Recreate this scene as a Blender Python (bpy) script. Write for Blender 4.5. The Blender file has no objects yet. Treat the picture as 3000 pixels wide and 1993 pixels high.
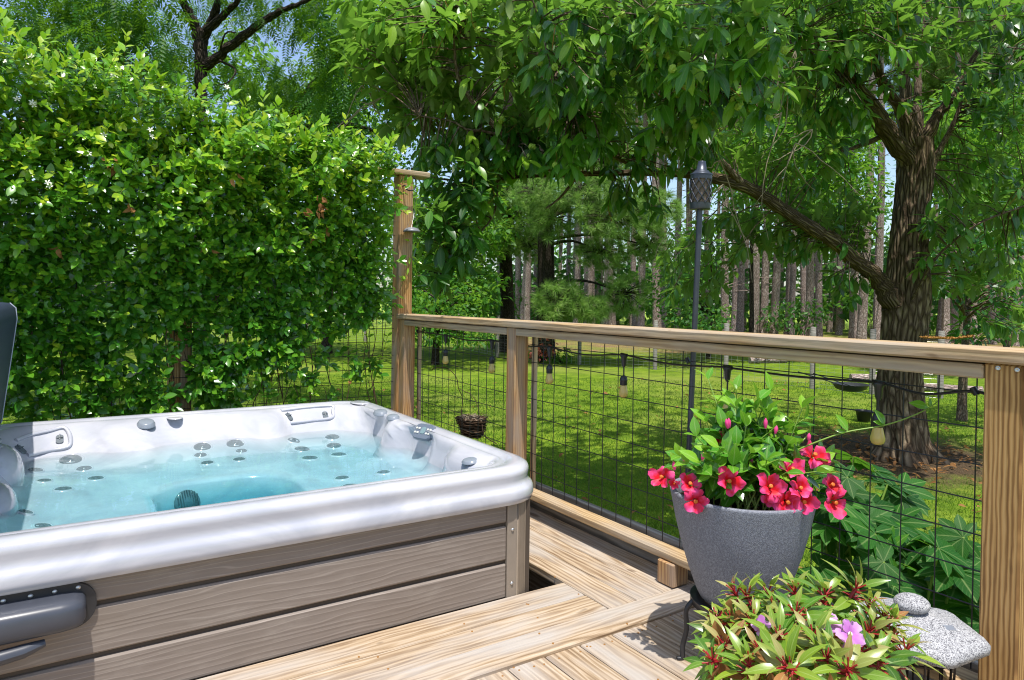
import bpy, bmesh, math, random
import numpy as np
from mathutils import Vector, Matrix
from mathutils.bvhtree import BVHTree

sc = bpy.context.scene
COL = sc.collection
R = math.radians
rng = np.random.default_rng(7)
random.seed(7)

# ------------------------------------------------------------------ camera
FPX = 2000.0                      # focal length in photograph pixels (3000 wide): a 24 mm lens
YAW, PITCH, ROLL = 0.5734, -0.0109, 0.015
PPX, PPY = 1500.0, 904.3
CAM = np.array([-2.182, -3.152, 1.177])
fwd = np.array([math.sin(YAW)*math.cos(PITCH), math.cos(YAW)*math.cos(PITCH), math.sin(PITCH)])
_r = np.array([math.cos(YAW), -math.sin(YAW), 0.0])
_u = np.cross(_r, fwd)
rgt = _r*math.cos(ROLL) + _u*math.sin(ROLL)
upv = -_r*math.sin(ROLL) + _u*math.cos(ROLL)
cam = bpy.data.cameras.new('camera')
cam.sensor_width = 36.0
cam.lens = FPX/3000*36
cam.shift_y = (PPY-996.5)/3000
cam.clip_end = 1000
cam.clip_start = 0.05
co = bpy.data.objects.new('camera', cam)
COL.objects.link(co)
co.matrix_world = Matrix(((rgt[0], upv[0], -fwd[0], CAM[0]), (rgt[1], upv[1], -fwd[1], CAM[1]),
                          (rgt[2], upv[2], -fwd[2], CAM[2]), (0, 0, 0, 1)))
sc.camera = co

# ------------------------------------------------------------------ sky, sun, exposure
SUN = np.array([-0.12, -0.30, 1.0]); SUN = SUN/np.linalg.norm(SUN)
w = bpy.data.worlds.new('World'); sc.world = w; w.use_nodes = True
nt = w.node_tree
bg = nt.nodes['Background']
sky = nt.nodes.new('ShaderNodeTexSky'); sky.sky_type = 'NISHITA'; sky.sun_disc = False
sky.sun_elevation = math.asin(SUN[2]); sky.sun_rotation = math.atan2(SUN[0], SUN[1])
sky.air_density = 1.0; sky.dust_density = 1.6; sky.ozone_density = 1.0
nt.links.new(sky.outputs[0], bg.inputs[0]); bg.inputs[1].default_value = 0.125
sl = bpy.data.lights.new('sun', 'SUN'); sl.energy = 3.2; sl.angle = R(0.53); sl.color = (1.0, 0.96, 0.89)
so = bpy.data.objects.new('sun', sl); COL.objects.link(so)
so.rotation_euler = Vector(SUN).to_track_quat('Z', 'Y').to_euler()
so.location = (0, 0, 30)
sc.view_settings.view_transform = 'Standard'; sc.view_settings.look = 'None'
sc.view_settings.gamma = 1.0; sc.view_settings.exposure = 0.85
cy = sc.cycles
cy.max_bounces = 10; cy.diffuse_bounces = 4; cy.glossy_bounces = 4; cy.transmission_bounces = 6
cy.transparent_max_bounces = 12; cy.caustics_reflective = False; cy.caustics_refractive = False
cy.sample_clamp_indirect = 6.0
cy.use_denoising = True; cy.denoising_prefilter = 'ACCURATE'; cy.filter_width = 1.1

def ray(x, y):
    return fwd + rgt*(x-PPX)/FPX - upv*(y-PPY)/FPX          # photograph pixel -> direction, depth 1
def at(x, y, d):
    return CAM + ray(x, y)*d
def hit(x, y, ax, val):
    r = ray(x, y); return CAM + r*(val-CAM[ax])/r[ax]
def atv(x, y, d):
    x = np.asarray(x, float)[:, None]; y = np.asarray(y, float)[:, None]; d = np.asarray(d, float)[:, None]
    return CAM + (fwd + rgt*(x-PPX)/FPX - upv*(y-PPY)/FPX)*d
LAWN = -0.75
DK = -0.012                                                 # level of the near deck boards

# ------------------------------------------------------------------ mesh collector
class MB:
    def __init__(s):
        s.v = []; s.f = []; s.uv = []; s.sm = []; s.rn = []; s.n = 0
    def add(s, v, f, uv=None, smooth=False, rn=0.5):
        v = np.asarray(v, float).reshape(-1, 3); f = [np.asarray(q) for q in f] if isinstance(f, list) else f
        if uv is None: uv = v[:, :2]
        s.v.append(v); s.uv.append(np.asarray(uv, float).reshape(-1, 2))
        s.rn.append(np.broadcast_to(np.asarray(rn, float), (len(v),)))
        if isinstance(f, np.ndarray):
            s.f.append((f + s.n)); s.sm.append(np.full(len(f), smooth))
        else:
            by = {}
            for q in f: by.setdefault(len(q), []).append(q)
            for k, qs in by.items():
                s.f.append(np.array(qs) + s.n); s.sm.append(np.full(len(qs), smooth))
        s.n += len(v)
    def box(s, lo, hi, c=0.003, axis=None):
        lo = np.array(lo, float); hi = np.array(hi, float)
        lo, hi = np.minimum(lo, hi), np.maximum(lo, hi)
        c = min(c, 0.45*float((hi-lo).min()))
        L = int(np.argmax(hi-lo)) if axis is None else axis
        off = rng.uniform(-50, 50, 2)
        idx = [i for i in range(3) if i != L]
        V = []; F = []
        def P(ix, iy, iz, inset):
            p = np.where(np.array([ix, iy, iz]) > 0, hi, lo)
            for a in inset: p[a] += -c if (ix, iy, iz)[a] > 0 else c
            return p
        def face(pts):
            b = len(V); V.extend(pts); F.append(list(range(b, b+len(pts))))
        sg = (-1, 1)
        for a in range(3):
            b_, c_ = [(1, 2), (2, 0), (0, 1)][a]
            for q in sg:
                pts = []
                for (u, v_) in ((-1, -1), (1, -1), (1, 1), (-1, 1)):
                    k = [0, 0, 0]; k[a] = q; k[b_] = u; k[c_] = v_
                    pts.append(P(*k, (b_, c_)))
                face(pts if q > 0 else pts[::-1])
        if c > 0:
            for a in range(3):
                b_, c_ = [(1, 2), (2, 0), (0, 1)][a]
                for u in sg:
                    for v_ in sg:
                        def K(e, ins):
                            k = [0, 0, 0]; k[a] = e; k[b_] = u; k[c_] = v_
                            return P(*k, ins)
                        pts = [K(-1, (a, c_)), K(1, (a, c_)), K(1, (a, b_)), K(-1, (a, b_))]
                        face(pts if u*v_ > 0 else pts[::-1])
            for ix in sg:
                for iy in sg:
                    for iz in sg:
                        pts = [P(ix, iy, iz, (1, 2)), P(ix, iy, iz, (0, 2)), P(ix, iy, iz, (0, 1))]
                        face(pts if ix*iy*iz > 0 else pts[::-1])
        V = np.array(V)
        uv = np.c_[V[:, L]+off[0], V[:, idx[0]]+V[:, idx[1]]+off[1]]
        s.add(V, F, uv, False, rng.random())
        return s
    def tube(s, pts, r, n=6, smooth=True, cap=True, rn=None):
        pts = np.asarray(pts, float); m = len(pts)
        r = np.broadcast_to(np.asarray(r, float), (m,))
        t = np.gradient(pts, axis=0); t /= np.linalg.norm(t, axis=1)[:, None]+1e-12
        ref = np.array([0, 0, 1.0]) if abs(t[0][2]) < .9 else np.array([1.0, 0, 0])
        a = np.cross(t[0], ref); a /= np.linalg.norm(a)
        V = []; ln = np.r_[0, np.cumsum(np.linalg.norm(np.diff(pts, axis=0), axis=1))]
        th = np.linspace(0, 2*math.pi, n+1)
        UV = []; o = rng.uniform(0, 20)
        for i in range(m):
            a = a - t[i]*(a@t[i]); a /= np.linalg.norm(a)+1e-12
            b = np.cross(t[i], a)
            V.append(pts[i] + r[i]*(np.cos(th)[:, None]*a + np.sin(th)[:, None]*b))
            UV.append(np.c_[th*max(r.max(), 1e-4)+o, np.full(n+1, ln[i])])
        V = np.concatenate(V); UV = np.concatenate(UV); k = n+1
        F = np.array([[i*k+j, i*k+j+1, (i+1)*k+j+1, (i+1)*k+j] for i in range(m-1) for j in range(n)])
        s.add(V, F, UV, smooth, rng.random() if rn is None else rn)
        if cap and n > 3:
            for i, o2 in ((0, True), (m-1, False)):
                q = V[i*k:i*k+n]
                s.add(q, [list(range(n))[::-1] if o2 else list(range(n))], None, False, 0.5)
        return s
    def lathe(s, prof, c=(0, 0, 0), n=32, smooth=True, R3=None, rn=0.5):
        prof = np.asarray(prof, float); m = len(prof); th = np.linspace(0, 2*math.pi, n+1)
        V = np.stack([np.outer(prof[:, 0], np.cos(th)), np.outer(prof[:, 0], np.sin(th)),
                      np.outer(prof[:, 1], np.ones(n+1))], -1).reshape(-1, 3)
        if R3 is not None: V = V@np.asarray(R3).T
        V = V + np.asarray(c, float); k = n+1
        F = np.array([[i*k+j, i*k+j+1, (i+1)*k+j+1, (i+1)*k+j] for i in range(m-1) for j in range(n)])
        ln = np.r_[0, np.cumsum(np.linalg.norm(np.diff(prof, axis=0), axis=1))]
        UV = np.stack([np.tile(th*prof[:, 0].max(), (m, 1)), np.tile(ln[:, None], (1, n+1))], -1).reshape(-1, 2)
        s.add(V, F, UV, smooth, rn)
        return s
    def grid(s, P, uv=None, smooth=True, flip=False, rn=0.5):
        P = np.asarray(P); a, b = P.shape[:2]
        i = np.arange(a-1)[:, None]*b; j = np.arange(b-1)[None, :]
        q = (i+j).reshape(-1)
        F = np.c_[q, q+1, q+b+1, q+b]
        if flip: F = F[:, ::-1]
        if uv is None:
            uu, vv = np.meshgrid(np.linspace(0, 1, a), np.linspace(0, 1, b), indexing='ij'); uv = np.stack([uu, vv], -1)
        s.add(P.reshape(-1, 3), F, np.asarray(uv).reshape(-1, 2), smooth, rn)
        return s
    def leaves(s, tpl, pos, d, nrm, scale, rn, smooth=True):
        tv, tf, tuv = tpl
        pos = np.asarray(pos, float); N = len(pos)
        if N == 0: return s
        d = d/ (np.linalg.norm(d, axis=1)[:, None]+1e-9)
        nrm = nrm - d*(nrm*d).sum(1)[:, None]; nrm /= np.linalg.norm(nrm, axis=1)[:, None]+1e-9
        b = np.cross(nrm, d)
        scale = np.broadcast_to(np.asarray(scale, float), (N,))
        V = pos[:, None, :] + scale[:, None, None]*(tv[None, :, 0:1]*d[:, None, :] + tv[None, :, 1:2]*b[:, None, :] + tv[None, :, 2:3]*nrm[:, None, :])
        k = len(tv)
        F = (tf[None] + (np.arange(N)*k)[:, None, None]).reshape(-1, 3)
        s.add(V.reshape(-1, 3), F, np.tile(tuv, (N, 1)), smooth, np.repeat(np.broadcast_to(np.asarray(rn, float), (N,)), k))
        return s
    def mesh(s, name, mats):
        me = bpy.data.meshes.new(name)
        V = np.concatenate(s.v); UV = np.concatenate(s.uv)
        loops = np.concatenate([f.reshape(-1) for f in s.f])
        tot = np.concatenate([np.full(len(f), f.shape[1]) for f in s.f])
        st = np.r_[0, np.cumsum(tot)[:-1]]
        me.vertices.add(len(V)); me.vertices.foreach_set('co', V.astype(np.float32).ravel())
        me.loops.add(len(loops)); me.loops.foreach_set('vertex_index', loops.astype(np.int32))
        me.polygons.add(len(tot)); me.polygons.foreach_set('loop_start', st.astype(np.int32))
        me.polygons.foreach_set('use_smooth', np.concatenate(s.sm))
        me.update(calc_edges=True)
        l = me.uv_layers.new(name='UVMap')
        l.data.foreach_set('uv', UV[loops].astype(np.float32).ravel())
        at_ = me.attributes.new('rnd', 'FLOAT', 'POINT')
        at_.data.foreach_set('value', np.concatenate(s.rn).astype(np.float32))
        for m in (mats if isinstance(mats, (list, tuple)) else [mats]): me.materials.append(m)
        me.validate()
        return me

def link(name, data, parent=None):
    o = bpy.data.objects.new(name, data); COL.objects.link(o)
    if parent is not None:
        o.parent = parent
        if parent.get('base') is not None or parent.type == 'EMPTY':
            o.location = -Vector(parent.location)
    return o
def obj(name, mb, mat, parent=None):
    return link(name, mb.mesh(name, mat), parent)
def thing(name, label, cat, loc=(0, 0, 0), group=None):
    o = bpy.data.objects.new(name, None); COL.objects.link(o); o.location = Vector(loc); o.empty_display_size = 0.1
    return tag(o, label, cat, group)
def tag(o, label, cat, group=None):
    o['label'] = label; o['category'] = cat
    if group: o['group'] = group
    return o
def struct(name, mb, mat, kind='structure'):
    o = obj(name, mb, mat); o['kind'] = kind; return o

def smooth_path(P, k=6):
    P = np.asarray(P, float); n = len(P)
    Q = np.vstack([2*P[0]-P[1], P, 2*P[-1]-P[-2]]); out = []
    for i in range(n-1):
        p0, p1, p2, p3 = Q[i:i+4]
        for t in np.linspace(0, 1, k, endpoint=False):
            out.append(.5*((2*p1)+(-p0+p2)*t+(2*p0-5*p1+4*p2-p3)*t*t+(-p0+3*p1-3*p2+p3)*t**3))
    out.append(P[-1]); return np.array(out)
def unit(v):
    v = np.asarray(v, float); return v/(np.linalg.norm(v, axis=-1, keepdims=True)+1e-12)
def rdir(n): return unit(rng.normal(size=(n, 3)))
def frame(nv):
    nv = unit(nv); a = np.cross(nv, [0, 0, 1.0] if abs(nv[2]) < .95 else [1.0, 0, 0]); a = unit(a); b = np.cross(nv, a)
    return np.c_[a, b, nv]

def leaf_tpl(W=0.4, nseg=4, fold=0.25, droop=0.15, peak=0.45, tip=1.0, wave=0.0):
    V = []; UV = []; F = []
    for i in range(nseg+1):
        t = i/nseg
        x = t/peak if t < peak else (1-t)/(1-peak)
        wd = 0.5*W*math.sin(min(1, x)*math.pi/2)**tip
        z = -droop*t*t
        e = wave*(1 if i % 2 else -1)
        V += [(t, wd+abs(e)*0, z+fold*wd+e), (t, 0, z), (t, -wd, z+fold*wd-e)]
        UV += [(t, 1), (t, .5), (t, 0)]
    for i in range(nseg):
        a = 3*i
        if i == 0: F += [(a+1, a+4, a+3), (a+1, a+5, a+4)]
        elif i == nseg-1: F += [(a, a+1, a+4), (a+1, a+2, a+4)]
        else: F += [(a, a+1, a+4), (a, a+4, a+3), (a+1, a+2, a+5), (a+1, a+5, a+4)]
    return np.array(V, float), np.array(F), np.array(UV, float)
def merge_tpl(parts):
    V = []; F = []; U = []; n = 0
    for v, f, u in parts: V.append(v); F.append(f+n); U.append(u); n += len(v)
    return np.concatenate(V), np.concatenate(F), np.concatenate(U)
def xf_tpl(tpl, M, off=(0, 0, 0), s=1.0):
    return (tpl[0]*s)@np.asarray(M).T + np.asarray(off), tpl[1], tpl[2]
def rotz(a): return np.array([[math.cos(a), -math.sin(a), 0], [math.sin(a), math.cos(a), 0], [0, 0, 1.0]])
def roty(a): return np.array([[math.cos(a), 0, math.sin(a)], [0, 1.0, 0], [-math.sin(a), 0, math.cos(a)]])
def rotx(a): return np.array([[1.0, 0, 0], [0, math.cos(a), -math.sin(a)], [0, math.sin(a), math.cos(a)]])
# ------------------------------------------------------------------ materials
class NT:
    def __init__(s, name):
        s.m = bpy.data.materials.new(name); s.m.use_nodes = True
        s.t = s.m.node_tree; s.b = s.t.nodes['Principled BSDF']; s.o = s.t.nodes['Material Output']
    def n(s, typ, **kw):
        x = s.t.nodes.new('ShaderNode'+typ)
        for k, v in kw.items():
            if k.startswith('i_'): 
                key = k[2:]; key = int(key) if key.isdigit() else key.replace('_', ' ')
                s.set(x.inputs[key], v)
            else: setattr(x, k, v)
        return x
    def set(s, inp, v):
        if isinstance(v, bpy.types.NodeSocket): s.t.links.new(v, inp)
        elif isinstance(v, bpy.types.Node): s.t.links.new(v.outputs[0], inp)
        else: inp.default_value = v
    def map(s, src, sc=(1, 1, 1), loc=(0, 0, 0)):
        x = s.n('Mapping'); s.set(x.inputs[0], src); x.inputs[3].default_value = sc; x.inputs[1].default_value = loc
        return x.outputs[0]
    def uv(s): return s.n('TexCoord').outputs['UV']
    def ob(s): return s.n('TexCoord').outputs['Object']
    def noise(s, vec, scale, detail=3, rough=.55, dist=0.0):
        return s.n('TexNoise', i_Vector=vec, i_Scale=scale, i_Detail=float(detail), i_Roughness=rough, i_Distortion=dist).outputs[0]
    def ramp(s, fac, stops, interp='LINEAR'):
        x = s.n('ValToRGB'); s.set(x.inputs[0], fac); cr = x.color_ramp; cr.interpolation = interp
        while len(cr.elements) < len(stops): cr.elements.new(0.5)
        for e, (p, c) in zip(cr.elements, stops):
            e.position = p; e.color = (*c, 1) if len(c) == 3 else c
        return x.outputs[0]
    def mix(s, f, a, b, mode='MIX'):
        x = s.n('Mix', data_type='RGBA', blend_type=mode)
        s.set(x.inputs[0], f)
        for i, v in ((6, a), (7, b)):
            s.set(x.inputs[i], (*v, 1) if isinstance(v, tuple) and len(v) == 3 else v)
        return x.outputs[2]
    def math(s, op, a, b=0.0):
        x = s.n('Math', operation=op); s.set(x.inputs[0], a); s.set(x.inputs[1], b); return x.outputs[0]
    def bump(s, h, strength=.3, dist=.005):
        x = s.n('Bump', i_Strength=strength, i_Distance=dist, i_Height=h); s.set(s.b.inputs['Normal'], x.outputs[0]); return x
    def base(s, col, rough=.5, spec=.5, metal=0.0):
        s.set(s.b.inputs['Base Color'], (*col, 1) if isinstance(col, tuple) and len(col) == 3 else col)
        s.set(s.b.inputs['Roughness'], rough); s.b.inputs['Specular IOR Level'].default_value = spec
        s.b.inputs['Metallic'].default_value = metal
        return s
    def attr(s, name='rnd'): return s.n('Attribute', attribute_name=name).outputs['Fac']

def wood(name, dark, mid, light, ring=9.0, rough=.75, grey=None, contrast=1.0, dist=9.0, fine_w=.6):
    t = NT(name); uv = t.uv()
    warp = t.noise(t.map(uv, (1.1, 5, 1)), 1.6, 2)
    wv = t.n('TexWave', wave_type='BANDS', bands_direction='Y', wave_profile='SIN', i_Vector=t.map(uv, (.13, 1, 1)), i_Scale=ring,
             i_Distortion=dist, i_Detail=2.5, i_Detail_Scale=1.3, i_Detail_Roughness=.6).outputs[1]
    fine = t.noise(t.map(uv, (3, 130, 1)), 1.0, 3, .65)
    blot = t.noise(t.map(uv, (2.2, 7, 1)), 1.0, 3)
    f = t.math('ADD', t.math('MULTIPLY', wv, .55*contrast), t.math('ADD', t.math('MULTIPLY', fine, fine_w), t.math('MULTIPLY', t.math('SUBTRACT', blot, .5), .5)))
    c = t.ramp(f, [(.18, light), (.5, mid), (.88, dark)])
    tone = t.attr()
    c = t.mix(t.math('MULTIPLY', t.math('SUBTRACT', 1.0, tone), .28), c, tuple(.75*q for q in mid))
    if grey: c = t.mix(t.ramp(t.noise(t.map(uv, (1.3, 5, 1), (3, 7, 0)), 1.3, 3), [(.42, (0, 0, 0)), (.66, (.8, .8, .8))]), c, t.mix(fine, tuple(.62*q for q in grey), grey))
    spots = t.noise(t.map(uv, (9, 22, 1)), 1.0, 1)
    kv = t.n('TexVoronoi', feature='F1', i_Vector=t.map(uv, (1.6, 4.2, 1)), i_Scale=1.0)
    kgate = t.math('GREATER_THAN', t.n('SeparateColor', i_0=kv.outputs[1]).outputs[0], .62)
    kn = t.math('MULTIPLY', kgate, t.ramp(t.math('ADD', kv.outputs[0], t.math('MULTIPLY', fine, .02)), [(.035, (.9, .9, .9)), (.06, (.55, .55, .55)), (.085, (.75, .75, .75)), (.13, (0, 0, 0))]))
    c = t.mix(kn, c, tuple(.8*q for q in dark))
    c = t.mix(t.ramp(spots, [(.74, (0, 0, 0)), (.8, (.55, .55, .55))]), c, tuple(.7*q for q in dark))
    t.base(c, rough, .25)
    t.bump(t.math('ADD', t.math('MULTIPLY', wv, .5), fine), .35, .0025)
    return t.m

def plain(name, col, rough=.5, spec=.5, metal=0.0, nscale=None, namt=.25, bump=0, coat=0):
    t = NT(name); c = (*col, 1)
    if nscale:
        nz = t.noise(t.ob(), nscale, 4)
        c = t.mix(nz, tuple(q*(1-namt) for q in col), tuple(min(1, q*(1+namt)) for q in col))
        if bump: t.bump(nz, bump, .004)
    t.base(c, rough, spec, metal)
    if coat: t.b.inputs['Coat Weight'].default_value = coat; t.b.inputs['Coat Roughness'].default_value = .08
    return t.m

def leafmat(name, stops, rough=.4, trans=.35, tcol=(.30, .50, .04), vein=.25, spec=.5, under=None):
    t = NT(name)
    if stops[0][1][1] > stops[0][1][0]:                       # greens
        stops = [(p, (q[0]*.80, q[1]*1.06, q[2]*1.1)) for p, q in stops]; tcol = (tcol[0]*.80, tcol[1], tcol[2])
    c = t.ramp(t.attr(), stops)
    nz = t.noise(t.ob(), 9.0, 2)
    c = t.mix(t.math('MULTIPLY', nz, .45), c, t.mix(1.0, c, (.45, .55, .45), 'MULTIPLY'))
    if vein:
        v = t.n('SeparateXYZ', i_0=t.uv())
        d = t.math('ABSOLUTE', t.math('SUBTRACT', v.outputs[1], .5))
        k = t.ramp(d, [(0.02, (1, 1, 1)), (.07, (0, 0, 0))])
        sv = t.math('SINE', t.math('ADD', t.math('MULTIPLY', v.outputs[0], 55.0), t.math('MULTIPLY', d, -30.0)))
        k2 = t.ramp(sv, [(.9, (0, 0, 0)), (1.0, (.5, .5, .5))])
        c = t.mix(t.math('MULTIPLY', t.math('MAXIMUM', k, k2), vein), c, t.mix(.5, c, (.55, .65, .25)))
    if under:
        c = t.mix(t.n('NewGeometry').outputs['Backfacing'], c, t.mix(.75, c, under))
    t.base(c, rough, spec)
    tr = t.n('BsdfTranslucent', i_Color=t.mix(.6, c, tcol))
    mx = t.n('MixShader', i_0=trans); t.set(mx.inputs[1], t.b.outputs[0]); t.set(mx.inputs[2], tr.outputs[0])
    t.set(t.o.inputs[0], mx.outputs[0])
    return t.m

def bark(name, a, b, sc=(14, 2.2), strength=.9, dist=.03, moss=None):
    t = NT(name); uv = t.uv()
    n1 = t.noise(t.map(uv, (sc[0], sc[1]*1.5, 1)), 1.0, 6, .68, 1.2)
    vo = t.n('TexVoronoi', feature='DISTANCE_TO_EDGE', i_Vector=t.map(uv, (sc[0]*1.1, sc[1]*1.3, 1)), i_Scale=1.0).outputs[0]
    h = t.math('ADD', t.math('MULTIPLY', t.math('MINIMUM', vo, .3), 2.2), t.math('MULTIPLY', n1, .6))
    c = t.ramp(h, [(.2, tuple(.35*q for q in a)), (.45, a), (.9, b)])
    big = t.noise(t.ob(), 1.7, 3)
    c = t.mix(t.ramp(big, [(.4, (0, 0, 0)), (.65, (.5, .5, .5))]), c, moss or tuple(.6*q for q in a))
    t.base(c, .9, .15); t.bump(h, strength, dist)
    return t.m

M = {}
M['deck'] = wood('weathered_deck_wood', (.14, .08, .04), (.40, .295, .19), (.56, .465, .36), ring=13, grey=(.50, .465, .43), contrast=.6, dist=11, fine_w=.75)
M['rail'] = wood('rail_wood', (.22, .135, .065), (.44, .295, .15), (.58, .43, .245), ring=14, contrast=.8, dist=8, grey=(.48, .40, .31))
M['post'] = wood('post_wood', (.25, .115, .035), (.47, .25, .085), (.56, .36, .16), ring=20, contrast=1.0, dist=6, grey=(.42, .34, .28))
M['post_gold'] = wood('golden_post_wood', (.17, .085, .03), (.43, .25, .09), (.53, .34, .15), ring=26, contrast=1.0, dist=5)
M['greywood'] = wood('grey_wood', (.14, .13, .11), (.25, .23, .20), (.36, .34, .31), ring=8)
M['bark'] = bark('chestnut_bark', (.115, .078, .048), (.32, .24, .155), (19, 3.0), 1.0, .05)
M['bark_thin'] = bark('branch_bark', (.11, .075, .05), (.26, .20, .15), (40, 10), .7, .012)
M['pinebark'] = bark('pine_bark', (.27, .20, .17), (.56, .46, .41), (18, 5), .9, .03)
M['darkbark'] = bark('dark_bark', (.035, .026, .02), (.13, .10, .08), (25, 6), .9, .03)
M['twig'] = plain('pale_twig', (.33, .26, .19), .8, .2, nscale=30)

def acrylic():
    t = NT('marbled_acrylic')
    v = t.ob()
    nz = t.noise(t.map(v, (1.2, 1.2, 2.0)), 1.6, 5, .6, 1.6)
    c = t.ramp(nz, [(.36, (.39, .40, .45)), (.5, (.455, .46, .505)), (.62, (.52, .52, .555))])
    sp = t.n('TexVoronoi', i_Vector=v, i_Scale=17.0)
    dots = t.ramp(sp.outputs[0], [(.018, (1, 1, 1)), (.03, (0, 0, 0))])
    gate = t.ramp(t.n('SeparateColor', i_0=sp.outputs[1]).outputs[0], [(.86, (0, 0, 0)), (.88, (1, 1, 1))])
    c = t.mix(t.math('MULTIPLY', t.math('MULTIPLY', dots, gate), .8), c, (.12, .10, .08))
    t.base(c, .16, .5); t.b.inputs['Coat Weight'].default_value = .5; t.b.inputs['Coat Roughness'].default_value = .06
    return t.m
M['acrylic'] = acrylic()

def taupe():
    t = NT('embossed_taupe_panel')
    off = t.n('CombineXYZ', i_0=t.math('MULTIPLY', t.n('ObjectInfo').outputs['Random'], 40.0)).outputs[0]
    va = t.n('VectorMath', operation='ADD'); t.set(va.inputs[0], t.ob()); t.set(va.inputs[1], off)
    uv = t.map(va.outputs[0], (.75, .75, 7.0))
    wv = t.n('TexWave', wave_type='BANDS', bands_direction='Z', wave_profile='SIN', i_Vector=uv, i_Scale=2.3, i_Distortion=11.0,
             i_Detail=2.0, i_Detail_Scale=1.0).outputs[1]
    fine = t.noise(t.map(t.ob(), (6, 6, 90)), 2.0, 3)
    c = t.mix(t.ramp(wv, [(.93, (0, 0, 0)), (1.0, (.5, .5, .5))]), t.mix(fine, (.185, .15, .125), (.245, .205, .175)), (.36, .31, .27))
    big = t.noise(t.ob(), 2.2, 3)
    c = t.mix(t.ramp(big, [(.45, (0, 0, 0)), (.7, (.35, .35, .35))]), c, (.19, .155, .12))
    sm = t.noise(t.map(t.ob(), (1.5, 1.5, 5)), 3.0, 5, .7)
    c = t.mix(t.ramp(sm, [(.52, (0, 0, 0)), (.75, (.45, .45, .45))]), c, (.34, .30, .255))
    t.base(c, t.ramp(sm, [(.4, (.55, .55, .55)), (.7, (.8, .8, .8))]), .35); t.bump(t.math('ADD', t.math('MULTIPLY', wv, .8), t.math('MULTIPLY', fine, .5)), .3, .002)
    return t.m
M['taupe'] = taupe()
M['groove'] = plain('dark_groove', (.085, .066, .05), .8, .2)
M['trimtaupe'] = plain('taupe_trim', (.27, .225, .18), .55, .35, nscale=25, namt=.12)
M['corner'] = plain('brown_corner', (.225, .18, .135), .55, .35, nscale=12, namt=.18)
M['black'] = plain('black_coated_wire', (.018, .018, .024), .42, .5)
M['blackplastic'] = plain('black_plastic', (.022, .023, .027), .38, .5, nscale=20, namt=.3)
M['lifter'] = plain('charcoal_plastic', (.05, .055, .07), .33, .5, nscale=6, namt=.25)
M['vinyl'] = plain('navy_vinyl', (.030, .042, .072), .45, .5, nscale=150, namt=.35, bump=.3)
M['stitch'] = plain('pale_stitching', (.35, .38, .45), .7)
M['greyplastic'] = plain('grey_plastic', (.22, .25, .29), .25, .5)
M['jetdark'] = plain('jet_grey', (.13, .15, .165), .15, .6)
M['panelgrey'] = plain('panel_grey', (.13, .155, .20), .3, .5)
M['chrome'] = plain('chrome', (.75, .78, .8), .12, .5, 1.0)
M['screw'] = plain('zinc_screw', (.6, .6, .6), .35, .5, .9)
M['screen'] = plain('control_screen', (.18, .26, .28), .1, .5)
M['button'] = plain('panel_button', (.55, .55, .5), .4)
M['torch'] = plain('gunmetal', (.060, .068, .088), .36, .5, .55, nscale=18, namt=.25)
M['torchmesh'] = plain('copper_gauze', (.14, .11, .085), .6, .3, nscale=200, namt=.4)
M['bulb'] = plain('amber_bulb', (.58, .44, .13), .15, .5, nscale=60, namt=.08)
M['soil'] = plain('potting_soil', (.028, .020, .014), .95, .1, nscale=60, namt=.5, bump=.8)
M['dish'] = plain('grey_dish', (.20, .21, .24), .4, .5, nscale=20, namt=.15)
M['flower_white'] = plain('jasmine_petal', (.78, .76, .64), .6)
M['dead'] = leafmat('dead_leaf', [(0, (.22, .09, .03)), (1, (.42, .20, .07))], .7, .3, (.5, .25, .08), .2, .2)
M['catkin'] = plain('dry_catkin', (.36, .19, .05), .9, .1, nscale=300, namt=.4)
M['bur'] = plain('chestnut_bur', (.28, .40, .06), .8, .2, nscale=120, namt=.4)
M['tassel'] = plain('brown_tassel', (.30, .15, .05), .9, .1)

def water():
    t = NT('spa_water')
    nz = t.noise(t.map(t.ob(), (1, 1, 1)), 7.0, 3, .5, .4)
    bmp = t.n('Bump', i_Strength=.06, i_Distance=.02, i_Height=nz)
    fr = t.n('Fresnel', i_IOR=1.17); t.set(fr.inputs[1], bmp.outputs[0])
    gl = t.n('BsdfGlossy', i_Roughness=.02); t.set(gl.inputs['Normal'], bmp.outputs[0])
    tr = t.n('BsdfTransparent'); tr.inputs[0].default_value = (.97, .99, 1, 1)
    mx = t.n('MixShader'); t.set(mx.inputs[0], fr.outputs[0]); t.set(mx.inputs[1], tr.outputs[0]); t.set(mx.inputs[2], gl.outputs[0])
    t.set(t.o.inputs[0], mx.outputs[0])
    va = t.n('VolumeAbsorption'); va.inputs[0].default_value = (.05, .87, .94, 1); va.inputs[1].default_value = 1.75
    t.set(t.o.inputs[1], va.outputs[0])
    return t.m
M['water'] = water()

def granite(name, cols, scale=260, bump=.4):
    t = NT(name)
    a = t.noise(t.ob(), scale, 2, .6); b = t.noise(t.ob(), scale*.35, 2)
    f = t.math('ADD', t.math('MULTIPLY', a, .75), t.math('MULTIPLY', b, .25))
    t.base(t.ramp(f, cols), .75, .3); t.bump(a, bump, .003)
    return t.m
M['granite'] = granite('speckled_granite', [(.38, (.07, .07, .08)), (.47, (.25, .25, .265)), (.58, (.47, .47, .48))], 330, .6)
M['potgrey'] = granite('textured_grey_resin', [(.36, (.11, .115, .14)), (.5, (.20, .21, .25)), (.63, (.33, .345, .39))], 420, .7)

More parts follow.
